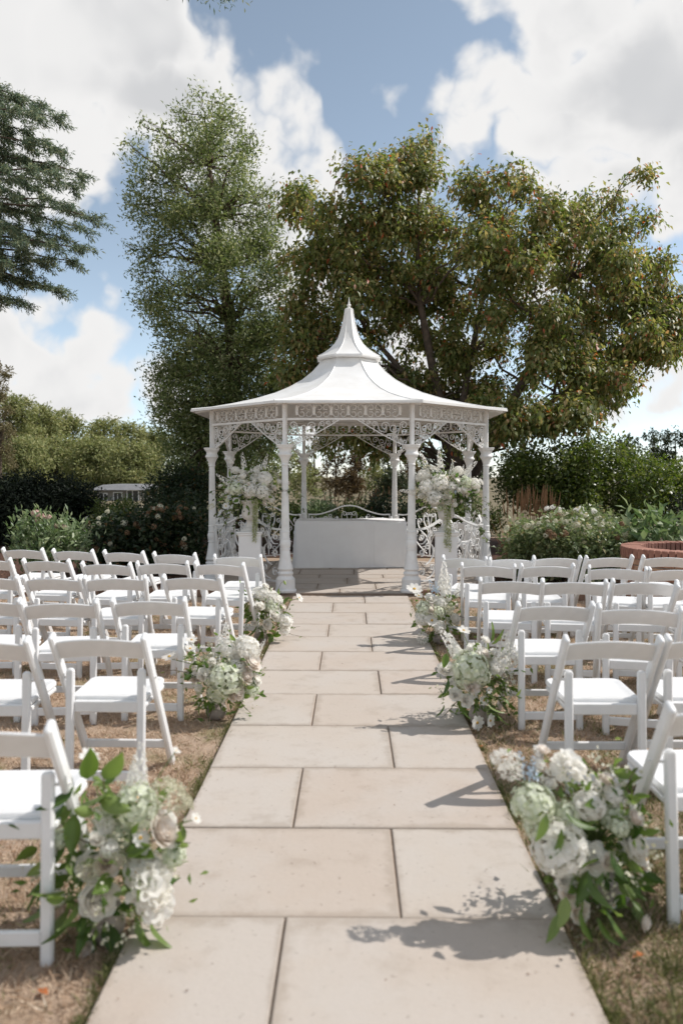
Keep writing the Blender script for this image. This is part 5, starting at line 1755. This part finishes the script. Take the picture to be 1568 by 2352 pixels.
def arrangement(name, label, cat, org, heart, items, Yc, seed, leaves, leaf_size=(0.05, 0.09), spread=(0.2, 0.2, 0.24), small=0, filler=40, vase=True, extra=20, exs=(0.020, 0.036), group=None):
    """items: (kind, px, py, size_px, dy [, tip px, tip py]); heart: where all stems meet"""
    g = random.Random(seed)
    root = thing(name, label, cat, org, 0, group)
    k = Yc / _F
    stems = MB()
    for it in items:
        kind, px_, py_, s_, dy = it[:5]
        p = at(px_, py_, Yc + dy)
        out = (p - heart).normalized() + Vector((0.75, -0.3, 0.75))
        L = None
        if kind in ('spike', 'blue'):
            tip = at(it[5], it[6], Yc + dy)
            out = tip - p
            L = max(out.length, 0.05)
        bloom(root, org, kind, p, s_ * k * 1.28, out, g, L)
        e = p - org - out.normalized() * s_ * k * 0.4
        h = heart - org
        m_ = h.lerp(e, 0.5) + Vector((0, 0, 0.02))
        stems.tube([h, m_, e], [0.003, 0.0025, 0.002], 4)
    # greenery: leafy sprigs through the volume
    for i in range(leaves):
        d = Vector((g.gauss(0, 1), g.gauss(-0.25, 0.8), g.gauss(0.15, 0.8))).normalized()
        rr = g.uniform(0.45, 1.0)
        p = heart + Vector((d.x * spread[0], d.y * spread[1], d.z * spread[2])) * rr
        if p.z < 0.02:
            p.z = g.uniform(0.02, 0.08)
        ax = d + Vector((g.gauss(0, 0.5), g.gauss(0, 0.5), g.gauss(-0.1, 0.5)))
        q = ax.normalized().to_track_quat('Z', 'Y') @ Quaternion((0, 0, 1), g.uniform(0, 6.28))
        obj('leaf', g.choice(LEAF), root, p - org, q, g.uniform(*leaf_size))
        if g.random() < 0.6:
            stems.tube([heart - org, (heart - org).lerp(p - org, 0.6) + Vector((0, 0, 0.015)), p - org], [0.0025, 0.002, 0.0015], 3)
    # smaller blooms tucked between the large ones
    for i in range(extra):
        d = Vector((g.gauss(0.1, 1), g.gauss(-0.6, 0.7), g.gauss(0.45, 0.7))).normalized()
        p = heart + Vector((d.x * spread[0], d.y * spread[1], d.z * spread[2])) * g.uniform(0.7, 0.95)
        if p.z < 0.08:
            continue
        kd = g.choice(('rose', 'rose', 'hyd', 'lace', 'ghyd', 'daisy', 'peony'))
        bloom(root, org, kd, p, g.uniform(*exs), d + Vector((0.5, -0.2, 0.5)), g)
    obj('stems', stems.mesh('stems', 'stem'), root)
    # fine filler: buds, florets and small leaves on wiry sprays
    if filler:
        gp = np.random.default_rng(seed)
        m_ = filler * 7
        u = gp.normal(size=(filler, 3)); u[:, 2] = u[:, 2] * 0.8 + 0.3; u[:, 1] -= 0.2
        u /= np.linalg.norm(u, axis=1, keepdims=True)
        c = np.array(heart - org) + u * np.array(spread) * gp.uniform(0.55, 1.12, (filler, 1))
        q = np.repeat(c, 7, 0) + gp.normal(size=(m_, 3)) * 0.018 * (Yc ** 0.15)
        q[:, 2] = np.maximum(q[:, 2], 0.01 - org.z)
        ls = gp.uniform(0.010, 0.022, m_)
        V, F = leaf_arrays(q, gp.normal(size=(m_, 3)) + np.repeat(u, 7, 0), gp.normal(size=(m_, 3)) + np.array([0, -0.4, 0.5]), ls, ls * 0.8)
        obj('filler_florets', np_mesh('filler_florets', V, F, 'petal_cream'), root, kind='stuff')
        m2 = filler * 6
        c2 = np.array(heart - org) + gp.normal(size=(m2, 3)) * np.array(spread) * 0.42
        c2[:, 2] = np.maximum(c2[:, 2], 0.015 - org.z)
        ls = gp.uniform(0.025, 0.055, m2)
        V, F = leaf_arrays(c2, gp.normal(size=(m2, 3)), gp.normal(size=(m2, 3)) + np.array([0, -0.3, 0.6]), ls, ls * 0.42, big=True)
        obj('foliage', np_mesh('foliage', V, F, 'leaf_bq'), root, kind='stuff')
    if vase:
        for i in range(18):          # leaves spilling over the pot
            a = g.uniform(0, 6.28)
            d = Vector((math.cos(a), math.sin(a), 0))
            p = d * g.uniform(0.05, 0.11) + Vector((0, 0, g.uniform(0.05, 0.16)))
            ax = (d + Vector((0, 0, g.uniform(-0.9, 0.1)))).normalized()
            obj('leaf', g.choice(LEAF), root, p, ax.to_track_quat('Z', 'Y') @ Quaternion((0, 0, 1), g.uniform(0, 6.28)), g.uniform(*leaf_size))
        prof = [(0.040, 0), (0.053, 0.010), (0.064, 0.035), (0.066, 0.06), (0.058, 0.085), (0.052, 0.095), (0.055, 0.102), (0.050, 0.104), (0.042, 0.095)]
        obj('pot', MB().lathe(prof, 20).mesh('pot', 'pot', 60), root, (0, 0, 0), (0, 0, seed))
    return root


def sprig(root, org, p0, p1, n, g, size=(0.03, 0.05), mesh=None, sag=-0.08, rad=0.0025):
    """a twig with small leaves along it, as one part with its leaves below"""
    pts = []
    p0, p1 = Vector(p0), Vector(p1)
    L = (p1 - p0).length
    for i in range(7):
        t_ = i / 6
        p = p0.lerp(p1, t_)
        p.z -= math.sin(t_ * math.pi * 0.5) ** 2 * 0 + math.sin(t_ * math.pi) * sag * L
        p += Vector((g.uniform(-1, 1), g.uniform(-1, 1), g.uniform(-1, 1))) * 0.02 * L
        pts.append(p - org)
    v = obj('vine', MB().tube(pts, [rad] * 6 + [rad * 0.4], 4).mesh('vine', 'twig'), root)
    for i in range(n):
        t_ = g.uniform(0.15, 1.0)
        f = t_ * 6
        a = pts[int(min(f, 5))].lerp(pts[int(min(f, 5)) + 1], f - int(min(f, 5)))
        d = Vector((g.gauss(0, 1), g.gauss(-0.3, 1), g.gauss(-0.4, 0.7))).normalized()
        q = d.to_track_quat('Z', 'Y') @ Quaternion((0, 0, 1), g.uniform(0, 6.28))
        obj('leaf', g.choice(mesh or LEAF_S), v, a, q, g.uniform(*size))
    return v


AISLE = []
# near left
o = Vector((-0.800, 2.42, 0)); Y = 2.36
items = [('rose', 225, 2063, 41, -0.06), ('rose', 208, 1988, 30, -0.02), ('rose', 246, 1984, 28, -0.03), ('peony', 340, 2030, 52, -0.03), ('peony', 355, 2075, 42, -0.05), ('hyd', 330, 2000, 40, 0),
         ('spike', 232, 1945, 30, 0.0, 226, 1840), ('spike', 238, 1940, 30, 0.03, 245, 1850), ('spike', 318, 1830, 30, 0.05, 325, 1706), ('spike', 300, 1830, 24, 0.08, 312, 1735), ('ghyd', 318, 1850, 44, 0.02), ('ghyd', 280, 1915, 30, 0.03), ('lace', 388, 1828, 40, 0.02), ('rose', 375, 1911, 34, 0.0), ('rose', 360, 1880, 24, 0.03), ('lace', 430, 1842, 14, 0.0), ('ghyd', 400, 1960, 26, 0.02), ('daisy', 205, 1738, 20, 0.05), ('daisy', 450, 1880, 12, 0.0), ('rose', 195, 2180, 16, -0.04), ('daisy', 405, 1724, 9, 0.1)]
r1 = arrangement('floral_arrangement', 'large white rose and peony arrangement on the grass, nearest the camera left of the path', 'flowers', o, Vector((-0.78, 2.44, 0.26)), items, Y, 1, 50, (0.06, 0.105), (0.24, 0.2, 0.25), filler=50, group='floor arrangements along the aisle')
g_ = random.Random(3)
for (x, y, L, tx, ty) in ((150, 1850, 0.12, 110, 1900), (170, 1810, 0.12, 140, 1835), (200, 1790, 0.12, 205, 1760), (240, 1790, 0.12, 262, 1762), (230, 1830, 0.13, 265, 1850), (130, 1880, 0.13, 80, 1900), (170, 1870, 0.12, 165, 1930), (190, 1850, 0.12, 225, 1840), (150, 1920, 0.12, 130, 1960), (165, 1950, 0.12, 180, 2010), (140, 2050, 0.14, 80, 2125), (160, 2090, 0.13, 90, 2170), (240, 2120, 0.13, 262, 2165), (310, 2110, 0.12, 330, 2165), (345, 2125, 0.10, 362, 2150), (200, 2140, 0.12, 205, 2190), (250, 2080, 0.13, 215, 2110), (120, 1990, 0.11, 95, 2030)):
    p, q = at(x, y, Y), at(tx, ty, Y - 0.02)
    obj('leaf', g_.choice(LEAF), r1, p - o, (q - p).normalized().to_track_quat('Z', 'Y') @ Quaternion((0, 0, 1), g_.uniform(-0.8, 0.8)), L)
for (x, y) in ((80, 1905), (235, 1770), (440, 1935), (330, 2150)):
    sprig(r1, o, Vector((-0.78, 2.44, 0.27)), at(x, y, Y), 7, g_, (0.035, 0.07), LEAF)
# second left
o = Vector((-0.835, 4.68, 0)); Y = 4.62
items = [('rose', 473, 1550, 18, -0.08), ('rose', 450, 1556, 14, -0.05), ('ghyd', 520, 1558, 34, -0.08), ('ghyd', 500, 1590, 22, -0.06), ('spike', 515, 1500, 18, 0.03, 521, 1428), ('spike', 500, 1505, 16, 0.05, 506, 1450), ('hyd', 570, 1490, 24, 0.0), ('rose', 578, 1520, 22, -0.03), ('peony', 560, 1480, 20, 0.02), ('rose', 566, 1552, 17, -0.06), ('rose', 548, 1592, 15, -0.08), ('rose', 535, 1598, 12, -0.08), ('lace', 480, 1515, 16, 0), ('rose', 480, 1520, 10, 0), ('daisy', 389, 1508, 14, 0.0), ('daisy', 437, 1490, 12, 0.02), ('rose', 432, 1548, 12, 0), ('rose', 545, 1510, 14, -0.02), ('hyd', 530, 1495, 22, 0.02), ('rose', 590, 1560, 12, -0.03), ('spike', 590, 1500, 12, 0.0, 610, 1468), ('ghyd', 580, 1585, 14, -0.04), ('daisy', 440, 1470, 11, 0.0), ('rose', 500, 1530, 12, -0.04), ('hyd', 545, 1535, 18, -0.05)]
r2 = arrangement('floral_arrangement', 'white and pale green flower arrangement on the grass, middle one left of the path', 'flowers', o, Vector((-0.79, 4.66, 0.26)), items, Y, 2, 54, (0.045, 0.085), (0.23, 0.18, 0.23), filler=60, group='floor arrangements along the aisle')
for (x, y) in ((380, 1540), (445, 1640), (480, 1655), (575, 1640), (605, 1600), (430, 1500)):
    sprig(r2, o, Vector((-0.80, 4.66, 0.22)), at(x, y, Y - 0.05), 8, g_, (0.03, 0.055), LEAF)
# third left
o = Vector((-0.815, 6.86, 0)); Y = 6.8
items = [('rose', 597, 1392, 11, -0.1), ('rose', 614, 1434, 12, -0.12), ('rose', 632, 1413, 13, -0.1), ('peony', 655, 1428, 16, -0.08), ('peony', 652, 1445, 13, -0.1), ('hyd', 605, 1365, 14, 0.0), ('hyd', 625, 1372, 14, 0.0), ('lace', 595, 1360, 14, 0.02), ('hyd', 635, 1380, 13, 0), ('spike', 618, 1395, 9, 0.02, 625, 1350), ('spike', 600, 1385, 9, 0.03, 600, 1348), ('daisy', 687, 1373, 9, -0.05), ('rose', 610, 1345, 7, 0), ('ghyd', 625, 1395, 12, -0.05), ('rose', 650, 1395, 8, -0.02), ('lace', 640, 1400, 10, -0.04), ('daisy', 690, 1372, 7, 0), ('rose', 585, 1430, 7, -0.05)]
r3 = arrangement('floral_arrangement', 'white rose arrangement on the grass beside the left gazebo column', 'flowers', o, Vector((-0.77, 6.84, 0.28)), items, Y, 3, 40, (0.05, 0.09), (0.2, 0.16, 0.2), filler=42, group='floor arrangements along the aisle')
for (x, y, tx, ty) in ((575, 1370, 545, 1360), (570, 1385, 548, 1400), (578, 1400, 556, 1425), (585, 1410, 570, 1440), (575, 1380, 562, 1352), (590, 1440, 575, 1465), (600, 1455, 590, 1480), (620, 1460, 625, 1482), (570, 1390, 560, 1410), (565, 1360, 552, 1345)):
    p, q = at(x, y, Y - 0.05), at(tx, ty, Y - 0.06)
    obj('leaf', g_.choice(LEAF), r3, p - o, (q - p).normalized().to_track_quat('Z', 'Y') @ Quaternion((0, 0, 1), g_.uniform(-0.8, 0.8)), 0.12)
for (x, y) in ((700, 1465), (690, 1440), (655, 1330), (690, 1372)):
    sprig(r3, o, Vector((-0.77, 6.84, 0.25)), at(x, y, Y), 6, g_, (0.025, 0.05), LEAF, 0.12 if y > 1400 else -0.08, 0.0016)
# near right
o = Vector((0.90, 2.62, 0)); Y = 2.46
items = [('rose', 1454, 1946, 36, -0.03), ('rose', 1361, 1971, 30, -0.06), ('hyd', 1284, 1945, 52, -0.05), ('rose', 1262, 1930, 24, -0.06), ('ghyd', 1224, 1846, 42, 0.0), ('peony', 1301, 1766, 38, 0.05), ('spike', 1360, 1890, 44, 0.0, 1345, 1775), ('spike', 1345, 1890, 40, 0.02, 1375, 1790), ('hyd', 1352, 1850, 30, 0.0), ('blue', 1215, 1790, 26, 0.04, 1190, 1725), ('blue', 1225, 1800, 26, 0.02, 1222, 1735), ('spike', 1250, 1790, 22, 0.05, 1228, 1712), ('rose', 1245, 1722, 14, 0.06), ('lace', 1160, 1750, 30, 0.03), ('lace', 1170, 1775, 24, 0.02), ('hyd', 1410, 1825, 24, 0.04), ('rose', 1390, 1790, 18, 0.05), ('spike', 1420, 1860, 22, 0.05, 1430, 1790), ('rose', 1310, 2050, 26, -0.06), ('rose', 1330, 2095, 22, -0.06), ('rose', 1296, 2025, 18, -0.06), ('ghyd', 1300, 1870, 26, 0.0), ('ghyd', 1410, 1880, 26, 0.02), ('rose', 1260, 1800, 18, 0.03), ('ghyd', 1230, 1900, 24, -0.02), ('rose', 1480, 2120, 16, -0.04)]
r4 = arrangement('floral_arrangement', 'white and pale blue flower arrangement on the grass, nearest the camera right of the path', 'flowers', o, Vector((0.825, 2.54, 0.27)), items, Y, 4, 62, (0.05, 0.09), (0.165, 0.19, 0.27), filler=60, group='floor arrangements along the aisle')
for (x, y, tx, ty, L) in ((1298, 1870, 1350, 1910, 0.10), (1290, 1905, 1278, 1965, 0.10), (1345, 2010, 1380, 2090, 0.12), (1350, 2000, 1330, 2075, 0.11), (1400, 1960, 1430, 2020, 0.1), (1280, 2100, 1268, 2150, 0.09), (1330, 2090, 1345, 2150, 0.1), (1370, 2110, 1400, 2165, 0.1), (1300, 2060, 1290, 2120, 0.1), (1255, 1870, 1240, 1920, 0.09), (1390, 2090, 1420, 2150, 0.11)):
    p, q = at(x, y, Y - 0.1), at(tx, ty, Y - 0.11)
    obj('leaf', g_.choice(LEAF), r4, p - o, (q - p).normalized().to_track_quat('Z', 'Y') @ Quaternion((0, 0, 1), g_.uniform(-0.5, 0.5)), L)
for (x, y) in ((1480, 2060), (1250, 2020), (1460, 1760), (1150, 1720)):
    sprig(r4, o, Vector((0.87, 2.54, 0.26)), at(x, y, Y), 8, g_, (0.03, 0.06), LEAF)
# second right
o = Vector((0.775, 4.60, 0)); Y = 4.52
items = [('rose', 1024, 1537, 17, -0.06), ('rose', 1083, 1575, 17, -0.1), ('rose', 1046, 1595, 13, -0.1), ('rose', 1071, 1609, 13, -0.1), ('ghyd', 1079, 1533, 34, -0.05), ('ghyd', 1100, 1550, 22, -0.05), ('peony', 1089, 1498, 20, 0.0), ('rose', 1110, 1500, 14, 0.0), ('spike', 1056, 1512, 20, 0.0, 1008, 1440), ('spike', 1062, 1520, 20, 0.0, 1030, 1455), ('spike', 1150, 1550, 20, 0.0, 1162, 1450), ('spike', 1135, 1560, 18, -0.02, 1145, 1480), ('daisy', 1064, 1448, 13, 0.03), ('rose', 1114, 1470, 11, 0.03), ('spike', 1180, 1540, 14, 0.03, 1178, 1470), ('lace', 1120, 1520, 14, 0), ('daisy', 1095, 1660, 14, -0.1), ('ghyd', 1065, 1560, 18, -0.06), ('rose', 1135, 1500, 12, 0.02), ('hyd', 1140, 1530, 18, 0.0), ('daisy', 1125, 1655, 12, -0.1), ('spike', 1048, 1580, 12, 0.0, 1040, 1530)]
r5 = arrangement('floral_arrangement', 'white rose and green hydrangea arrangement on the grass, middle one right of the path', 'flowers', o, Vector((0.78, 4.62, 0.26)), items, Y, 5, 58, (0.045, 0.085), (0.23, 0.18, 0.23), filler=60, group='floor arrangements along the aisle')
for (x, y, tx, ty, L) in ((1128, 1475, 1140, 1430, 0.12), (1130, 1480, 1160, 1450, 0.11), (1050, 1610, 1060, 1645, 0.12), (1030, 1560, 1020, 1600, 0.1), (1120, 1620, 1150, 1650, 0.1), (1140, 1640, 1160, 1670, 0.09), (1025, 1500, 1020, 1530, 0.09), (1020, 1620, 1010, 1650, 0.08)):
    p, q = at(x, y, Y - 0.08), at(tx, ty, Y - 0.09)
    obj('leaf', g_.choice(LEAF), r5, p - o, (q - p).normalized().to_track_quat('Z', 'Y') @ Quaternion((0, 0, 1), g_.uniform(-0.5, 0.5)), L)
for (x, y) in ((1015, 1650), (1180, 1560), (1190, 1600), (1155, 1680), (1085, 1460), (1170, 1640)):
    sprig(r5, o, Vector((0.78, 4.60, 0.22)), at(x, y, Y - 0.05), 8, g_, (0.028, 0.05), LEAF)
# third right
o = Vector((0.79, 6.80, 0)); Y = 6.72
items = [('spike', 1015, 1370, 14, 0.0, 1020, 1290), ('spike', 1008, 1360, 11, 0.02, 1015, 1310), ('spike', 1025, 1375, 12, 0.02, 1028, 1315), ('blue', 1000, 1370, 10, 0.0, 985, 1330), ('blue', 1005, 1365, 10, -0.02, 1000, 1335), ('daisy', 951, 1353, 15, -0.04), ('daisy', 961, 1368, 8, -0.02), ('rose', 990, 1398, 14, -0.06), ('rose', 988, 1375, 11, -0.04), ('rose', 1044, 1422, 13, -0.08), ('rose', 966, 1394, 8, -0.05), ('ghyd', 974, 1398, 16, -0.04), ('daisy', 991, 1425, 12, -0.1), ('hyd', 970, 1420, 14, -0.06), ('spike', 1005, 1450, 13, -0.08, 1020, 1425), ('lace', 970, 1465, 12, -0.08), ('hyd', 1010, 1385, 14, 0.0), ('hyd', 1010, 1440, 12, -0.08), ('ghyd', 1005, 1405, 12, -0.06), ('lace', 1028, 1400, 10, -0.02), ('daisy', 1066, 1448, 11, -0.05), ('spike', 1045, 1370, 9, 0.03, 1058, 1335)]
r6 = arrangement('floral_arrangement', 'white and blue flower arrangement on the grass beside the right gazebo column', 'flowers', o, Vector((0.76, 6.82, 0.27)), items, Y, 6, 44, (0.045, 0.08), (0.2, 0.16, 0.22), filler=46, group='floor arrangements along the aisle')
for (x, y) in ((1070, 1350), (1060, 1380), (950, 1440), (985, 1500), (1070, 1420)):
    sprig(r6, o, Vector((0.77, 6.82, 0.25)), at(x, y, Y - 0.05), 7, g_, (0.025, 0.05), LEAF)


# ------------------------------------------------------------------ flowers in the urns
def urn_flowers(base, ox, Yc, items, vines, ama, label, seed):
    g = random.Random(seed)
    heart = base + Vector((0, 0, 0.12))
    conv = [(k_, ox + x / 6.25, 1016 + y / 6.25, s_ / 6.25, dy, *( (ox + e[0] / 6.25, 1016 + e[1] / 6.25) if e else ())) for (k_, x, y, s_, dy, *ee) in items for e in [ee[0] if ee else None]]
    root = arrangement('urn_flowers', label, 'flowers', base, heart, conv, Yc, seed, 130, (0.05, 0.09), (0.38, 0.22, 0.27), filler=110, vase=False, extra=56, exs=(0.026, 0.05))
    for (x, y, n) in vines:
        tip = at(ox + x / 6.25, 1016 + y / 6.25, Yc + g.uniform(-0.12, 0.12))
        sprig(root, base, heart + Vector((0, -0.03, -0.03)), tip, int(n * 1.7), g, (0.035, 0.06), None, -0.14 if y > 800 else -0.04)
    # hanging amaranthus
    for k in range(7):
        x, y0, y1 = ama
        xx = ox + (x + g.uniform(-38, 38)) / 6.25
        a = at(xx, 1016 + y0 / 6.25, Yc - 0.16)
        e = at(xx + g.uniform(-2, 2), 1016 + (y1 - g.uniform(0, 0.5) * (y1 - y0)) / 6.25, Yc - 0.155)
        gp = np.random.default_rng(seed * 10 + k)
        m_ = 150
        t_ = gp.random(m_)
        q = np.array(a) + (np.array(e) - np.array(a)) * t_[:, None] + gp.normal(size=(m_, 3)) * 0.006
        q[:, 1] -= np.sin(t_ * 3.1) * 0.01
        ls = gp.uniform(0.010, 0.020, m_)
        V, F = leaf_arrays(q - np.array(base), gp.normal(size=(m_, 3)), gp.normal(size=(m_, 3)), ls, ls * 0.8)
        obj('amaranthus', np_mesh('amaranthus', V, F, 'amaranth'), root)
    return root


IL = [('spike', 520, 320, 50, 0.05, (405, 150)), ('spike', 690, 400, 50, 0.0, (655, 145)), ('spike', 950, 390, 45, 0.02, (1020, 165)), ('spike', 500, 610, 50, -0.06, (280, 455)), ('spike', 560, 440, 40, 0.03, (480, 330)),
      ('hyd', 985, 525, 92, -0.10), ('hyd', 775, 680, 98, -0.14), ('hyd', 945, 705, 95, -0.14), ('ghyd', 570, 660, 92, -0.12), ('rose', 660, 432, 52, -0.06), ('daisy', 590, 487, 34, -0.1), ('daisy', 602, 555, 52, -0.12), ('rose', 688, 575, 38, -0.14), ('rose', 1090, 625, 30, -0.1), ('rose', 1120, 672, 32, -0.1), ('rose', 1072, 700, 24, -0.1), ('daisy', 570, 838, 42, -0.14), ('daisy', 420, 915, 40, -0.1), ('hyd', 840, 410, 60, -0.02), ('hyd', 820, 520, 50, -0.06), ('hyd', 560, 400, 50, 0.0), ('rose', 1180, 568, 46, -0.06), ('lace', 208, 928, 48, -0.04), ('rose', 345, 625, 30, -0.05), ('rose', 372, 752, 20, -0.08), ('lace', 1130, 470, 55, 0.0), ('blue', 600, 770, 30, -0.14, (660, 740)), ('rose', 755, 755, 34, -0.18), ('rose', 850, 470, 36, -0.08), ('lace', 900, 370, 45, 0.0), ('rose', 1310, 580, 30, 0.0), ('hyd', 700, 450, 44, 0)]
VL = [(200, 700, 8), (230, 820, 9), (300, 1100, 11), (330, 1330, 13), (380, 1200, 12), (490, 1380, 12), (240, 1050, 9), (1300, 680, 10), (1380, 700, 10), (1540, 770, 9), (1540, 1000, 10), (1240, 1140, 11), (1100, 1200, 12), (1050, 1230, 11), (1270, 1000, 10), (400, 300, 9), (300, 420, 9), (850, 190, 10), (960, 150, 8), (1190, 330, 9), (480, 560, 8), (680, 1000, 10), (1000, 1050, 10), (560, 1050, 11), (1250, 900, 10), (430, 1000, 10), (700, 1080, 8)]
urn_flowers(UL, 451.6, 9.72, IL, VL, (850, 820, 1480), 'tall spray of white hydrangeas and trailing greenery in the left urn', 21)
IR = [('spike', 680, 400, 55, 0.0, (650, 115)), ('spike', 470, 330, 55, 0.0, (375, 130)), ('spike', 985, 490, 70, -0.04, (1190, 275)), ('spike', 960, 470, 60, 0, (1010, 320)), ('spike', 340, 720, 60, -0.1, (95, 690)), ('spike', 820, 480, 50, 0.0, (850, 270)), ('hyd', 490, 640, 100, -0.12), ('hyd', 670, 580, 105, -0.13), ('hyd', 585, 790, 92, -0.16), ('hyd', 430, 470, 75, -0.04), ('lace', 555, 400, 90, -0.02), ('lace', 500, 370, 60, 0), ('ghyd', 1030, 575, 80, -0.08), ('rose', 920, 560, 52, -0.12), ('hyd', 840, 630, 54, -0.14), ('hyd', 1165, 600, 75, -0.04), ('lace', 785, 725, 70, -0.16), ('blue', 860, 730, 40, -0.16, (980, 650)), ('rose', 940, 670, 50, -0.15), ('hyd', 370, 510, 55, -0.03), ('daisy', 862, 270, 38, 0.0), ('rose', 860, 490, 46, -0.06), ('rose', 400, 770, 40, -0.12), ('rose', 1065, 700, 44, -0.1), ('rose', 1050, 770, 30, -0.1), ('rose', 760, 500, 40, -0.08), ('hyd', 930, 410, 60, -0.02), ('rose', 740, 790, 36, -0.18), ('rose', 600, 850, 34, -0.18), ('rose', 675, 770, 36, -0.18), ('lace', 1250, 570, 45, 0.0), ('rose', 850, 830, 26, -0.14), ('hyd', 1190, 680, 40, -0.04), ('rose', 560, 490, 40, -0.08), ('lace', 270, 640, 50, 0.02)]
VR = [(300, 900, 9), (290, 1070, 11), (400, 1080, 11), (440, 960, 10), (1130, 1000, 10), (1240, 1050, 10), (1380, 1000, 12), (1400, 900, 11), (1330, 800, 10), (1360, 1150, 13), (1350, 1400, 14), (1270, 1250, 13), (1230, 1000, 12), (960, 1000, 10), (900, 1010, 9), (330, 160, 8), (690, 130, 7), (760, 420, 8), (1210, 760, 11), (1130, 720, 10), (520, 900, 10), (1020, 950, 10), (1390, 1500, 10), (1250, 880, 11), (1130, 1100, 9), (340, 800, 9), (500, 1000, 9), (1200, 900, 12)]
urn_flowers(UR, 903.2, 9.72, IR, VR, (770, 830, 1600), 'bright spray of white hydrangeas and trailing greenery in the right urn', 22)

# ------------------------------------------------------------------ small things on the ground
Vl, Fl = leaf_arrays(np.zeros((1, 3)), np.array([[0, 1.0, 0.1]]), np.array([[0, 0.0, 1.0]]), [1.0], [0.5], big=True)
fl_me = np_mesh('fallen_leaf', Vl, Fl, 'fallen')
for (x, y, lab) in ((1480, 2190, 'orange fallen leaf on the grass below the near right arrangement'), (112, 2285, 'orange fallen leaf on the shaded turf in the bottom left corner'), (1105, 1718, 'small orange leaf on the turf right of the path behind the middle arrangement')):
    p = on(x, y, 0.015)
    f = thing('fallen_leaf', lab, 'leaf', p, rnd.uniform(0, 6), None, fl_me)
    f.scale = (0.05, 0.05, 0.05)
